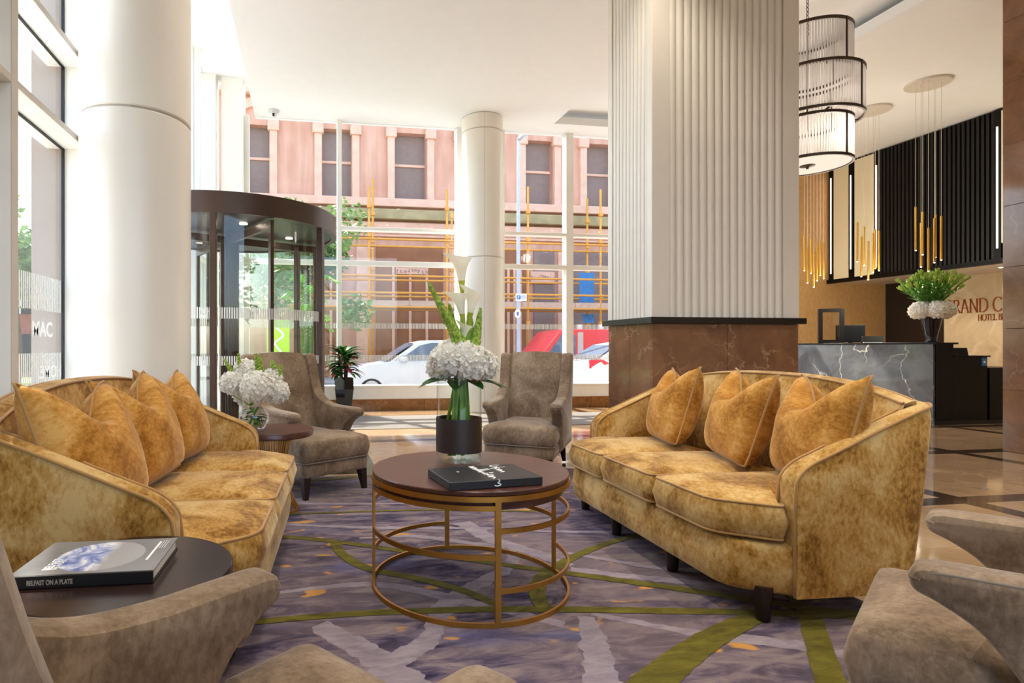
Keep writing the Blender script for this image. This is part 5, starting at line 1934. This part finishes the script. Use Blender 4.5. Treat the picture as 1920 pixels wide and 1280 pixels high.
# ---- street trees
def make_tree(label, x, y, h, cr, seed, n=2600, cz=1.0):
    t = thing('street_tree', label, 'tree', (x, y, GZ), 0, 'street trees outside')
    obj('trunk', tube(new(), [(0, 0, 0), (.05, .02, h * .3), (-.05, .0, h * .62)], lambda u: .14 * (1.1 - .6 * u), 10), 'bark', t, 'full')
    rnd = random.Random(seed)
    cl = [(rnd.gauss(0, cr * .42), rnd.gauss(0, cr * .42), h * .68 + rnd.gauss(0, cr * .34) * cz, cr * (.28 + .25 * rnd.random())) for _ in range(22)]
    for i, c in enumerate(cl[:9]):
        obj('branch', tube(new(), [(-.03, 0, h * .5), ((c[0]) * .5, c[1] * .5, (h * .5 + c[2]) * .5), (c[0], c[1], c[2])], lambda u: .05 * (1.1 - u), 6), 'bark', t, 'full')
    bm = new()
    for k in range(n):
        c = cl[rnd.randrange(len(cl))]
        d = Vector((rnd.gauss(0, 1), rnd.gauss(0, 1), rnd.gauss(0, 1))).normalized() * c[3] * rnd.random() ** .4
        p = Vector(c[:3]) + d
        a = Vector((rnd.gauss(0, 1), rnd.gauss(0, 1), rnd.gauss(0, .6))).normalized()
        b_ = a.cross(Vector((rnd.gauss(0, 1), rnd.gauss(0, 1), rnd.gauss(0, 1)))).normalized()
        s = .07 + .06 * rnd.random()
        bm.faces.new([bm.verts.new(q) for q in (p - a * s, p + b_ * s * .5, p + a * s, p - b_ * s * .5)])
    f = obj('foliage', bm, 'treeleaf', t)
    f['kind'] = 'stuff'
make_tree('leafy street tree seen above the revolving door canopy', x_on_y(575, 17.0), 17.0, 6.0, 1.5, 3, 5200)
make_tree('street tree seen through the revolving door glass', x_on_y(415, 20.5), 20.5, 4.6, 1.1, 4, 3600)
make_tree('tree outside the left glazing', -6.2, 13.6, 4.6, 1.3, 6, 3200)
bn = thing('banner', 'lime green banner standing outside behind the revolving door', 'banner', (x_on_y(522, 15.0), 15.0, GZ))
zb1 = 1.1 - (600 - 649.9) / 1090.4 * 15 - GZ
obj('panel', bx(-.28, .28, -.02, .02, .15, zb1, bev=.005), 'lime', bn)
obj('foot', bx(-.35, .35, -.2, .2, 0, .05), 'tyre', bn)
obj('printed_swirl', tube(new(), catmull([(-.05, -.024, zb1 - .2), (.12, -.024, zb1 - .4), (-.08, -.024, zb1 - .6), (.08, -.024, zb1 - .85), (.0, -.024, zb1 - 1.05)], 6), .03, 6), 'ink_white', bn, 'full')
# low brick building seen through the left glazing
lb = thing('brick_building', 'low red brick building with dark openings seen through the left glazing', 'building', (0, 0, 0))
obj('facade', bx(-17.0, -7.2, 25.0, 26.0, GZ, 4.6), 'brickred', lb)
obj('cornice', bx(-17.1, -7.1, 24.85, 25.0, 4.3, 4.6, bev=.03), 'extpale', lb)
for k in range(6):
    x0 = -16.4 + k * 1.6
    for z in (GZ + .3, 2.4):
        w_ = obj('window', bx(x0, x0 + .95, 24.94, 25.0, z, z + 1.5), 'monitor', lb)
        obj('frame_bar', bx(x0 + .45, x0 + .5, 24.9, 24.94, z, z + 1.5), 'extpale', w_)

# soffit downlights under the bulkhead, washing the sign wall and the timber corner
for k, y in enumerate((7.2, 8.4, 9.6)):
    d = thing('soffit_downlight', 'small round downlight under the slatted bulkhead', 'downlight', (12.0, y, ZB - .012), 0, 'bulkhead soffit downlights')
    obj('trim_ring', ringband(new(), .045, .06, -.006, .0, n=24), 'trim', d)
    obj('lens', lathe(new(), [(.045, -.003), (.045, .0)], 20), 'downlight', d)
    L = bpy.data.lights.new('soffit_lamp', 'SPOT')
    L.energy = 40
    L.spot_size = R(120)
    L.spot_blend = .9
    L.shadow_soft_size = .05
    L.color = (1, .85, .66)
    lo = bpy.data.objects.new('soffit_lamp', L)
    COL.objects.link(lo); lo.parent = d; lo.location = (0, 0, -.02)
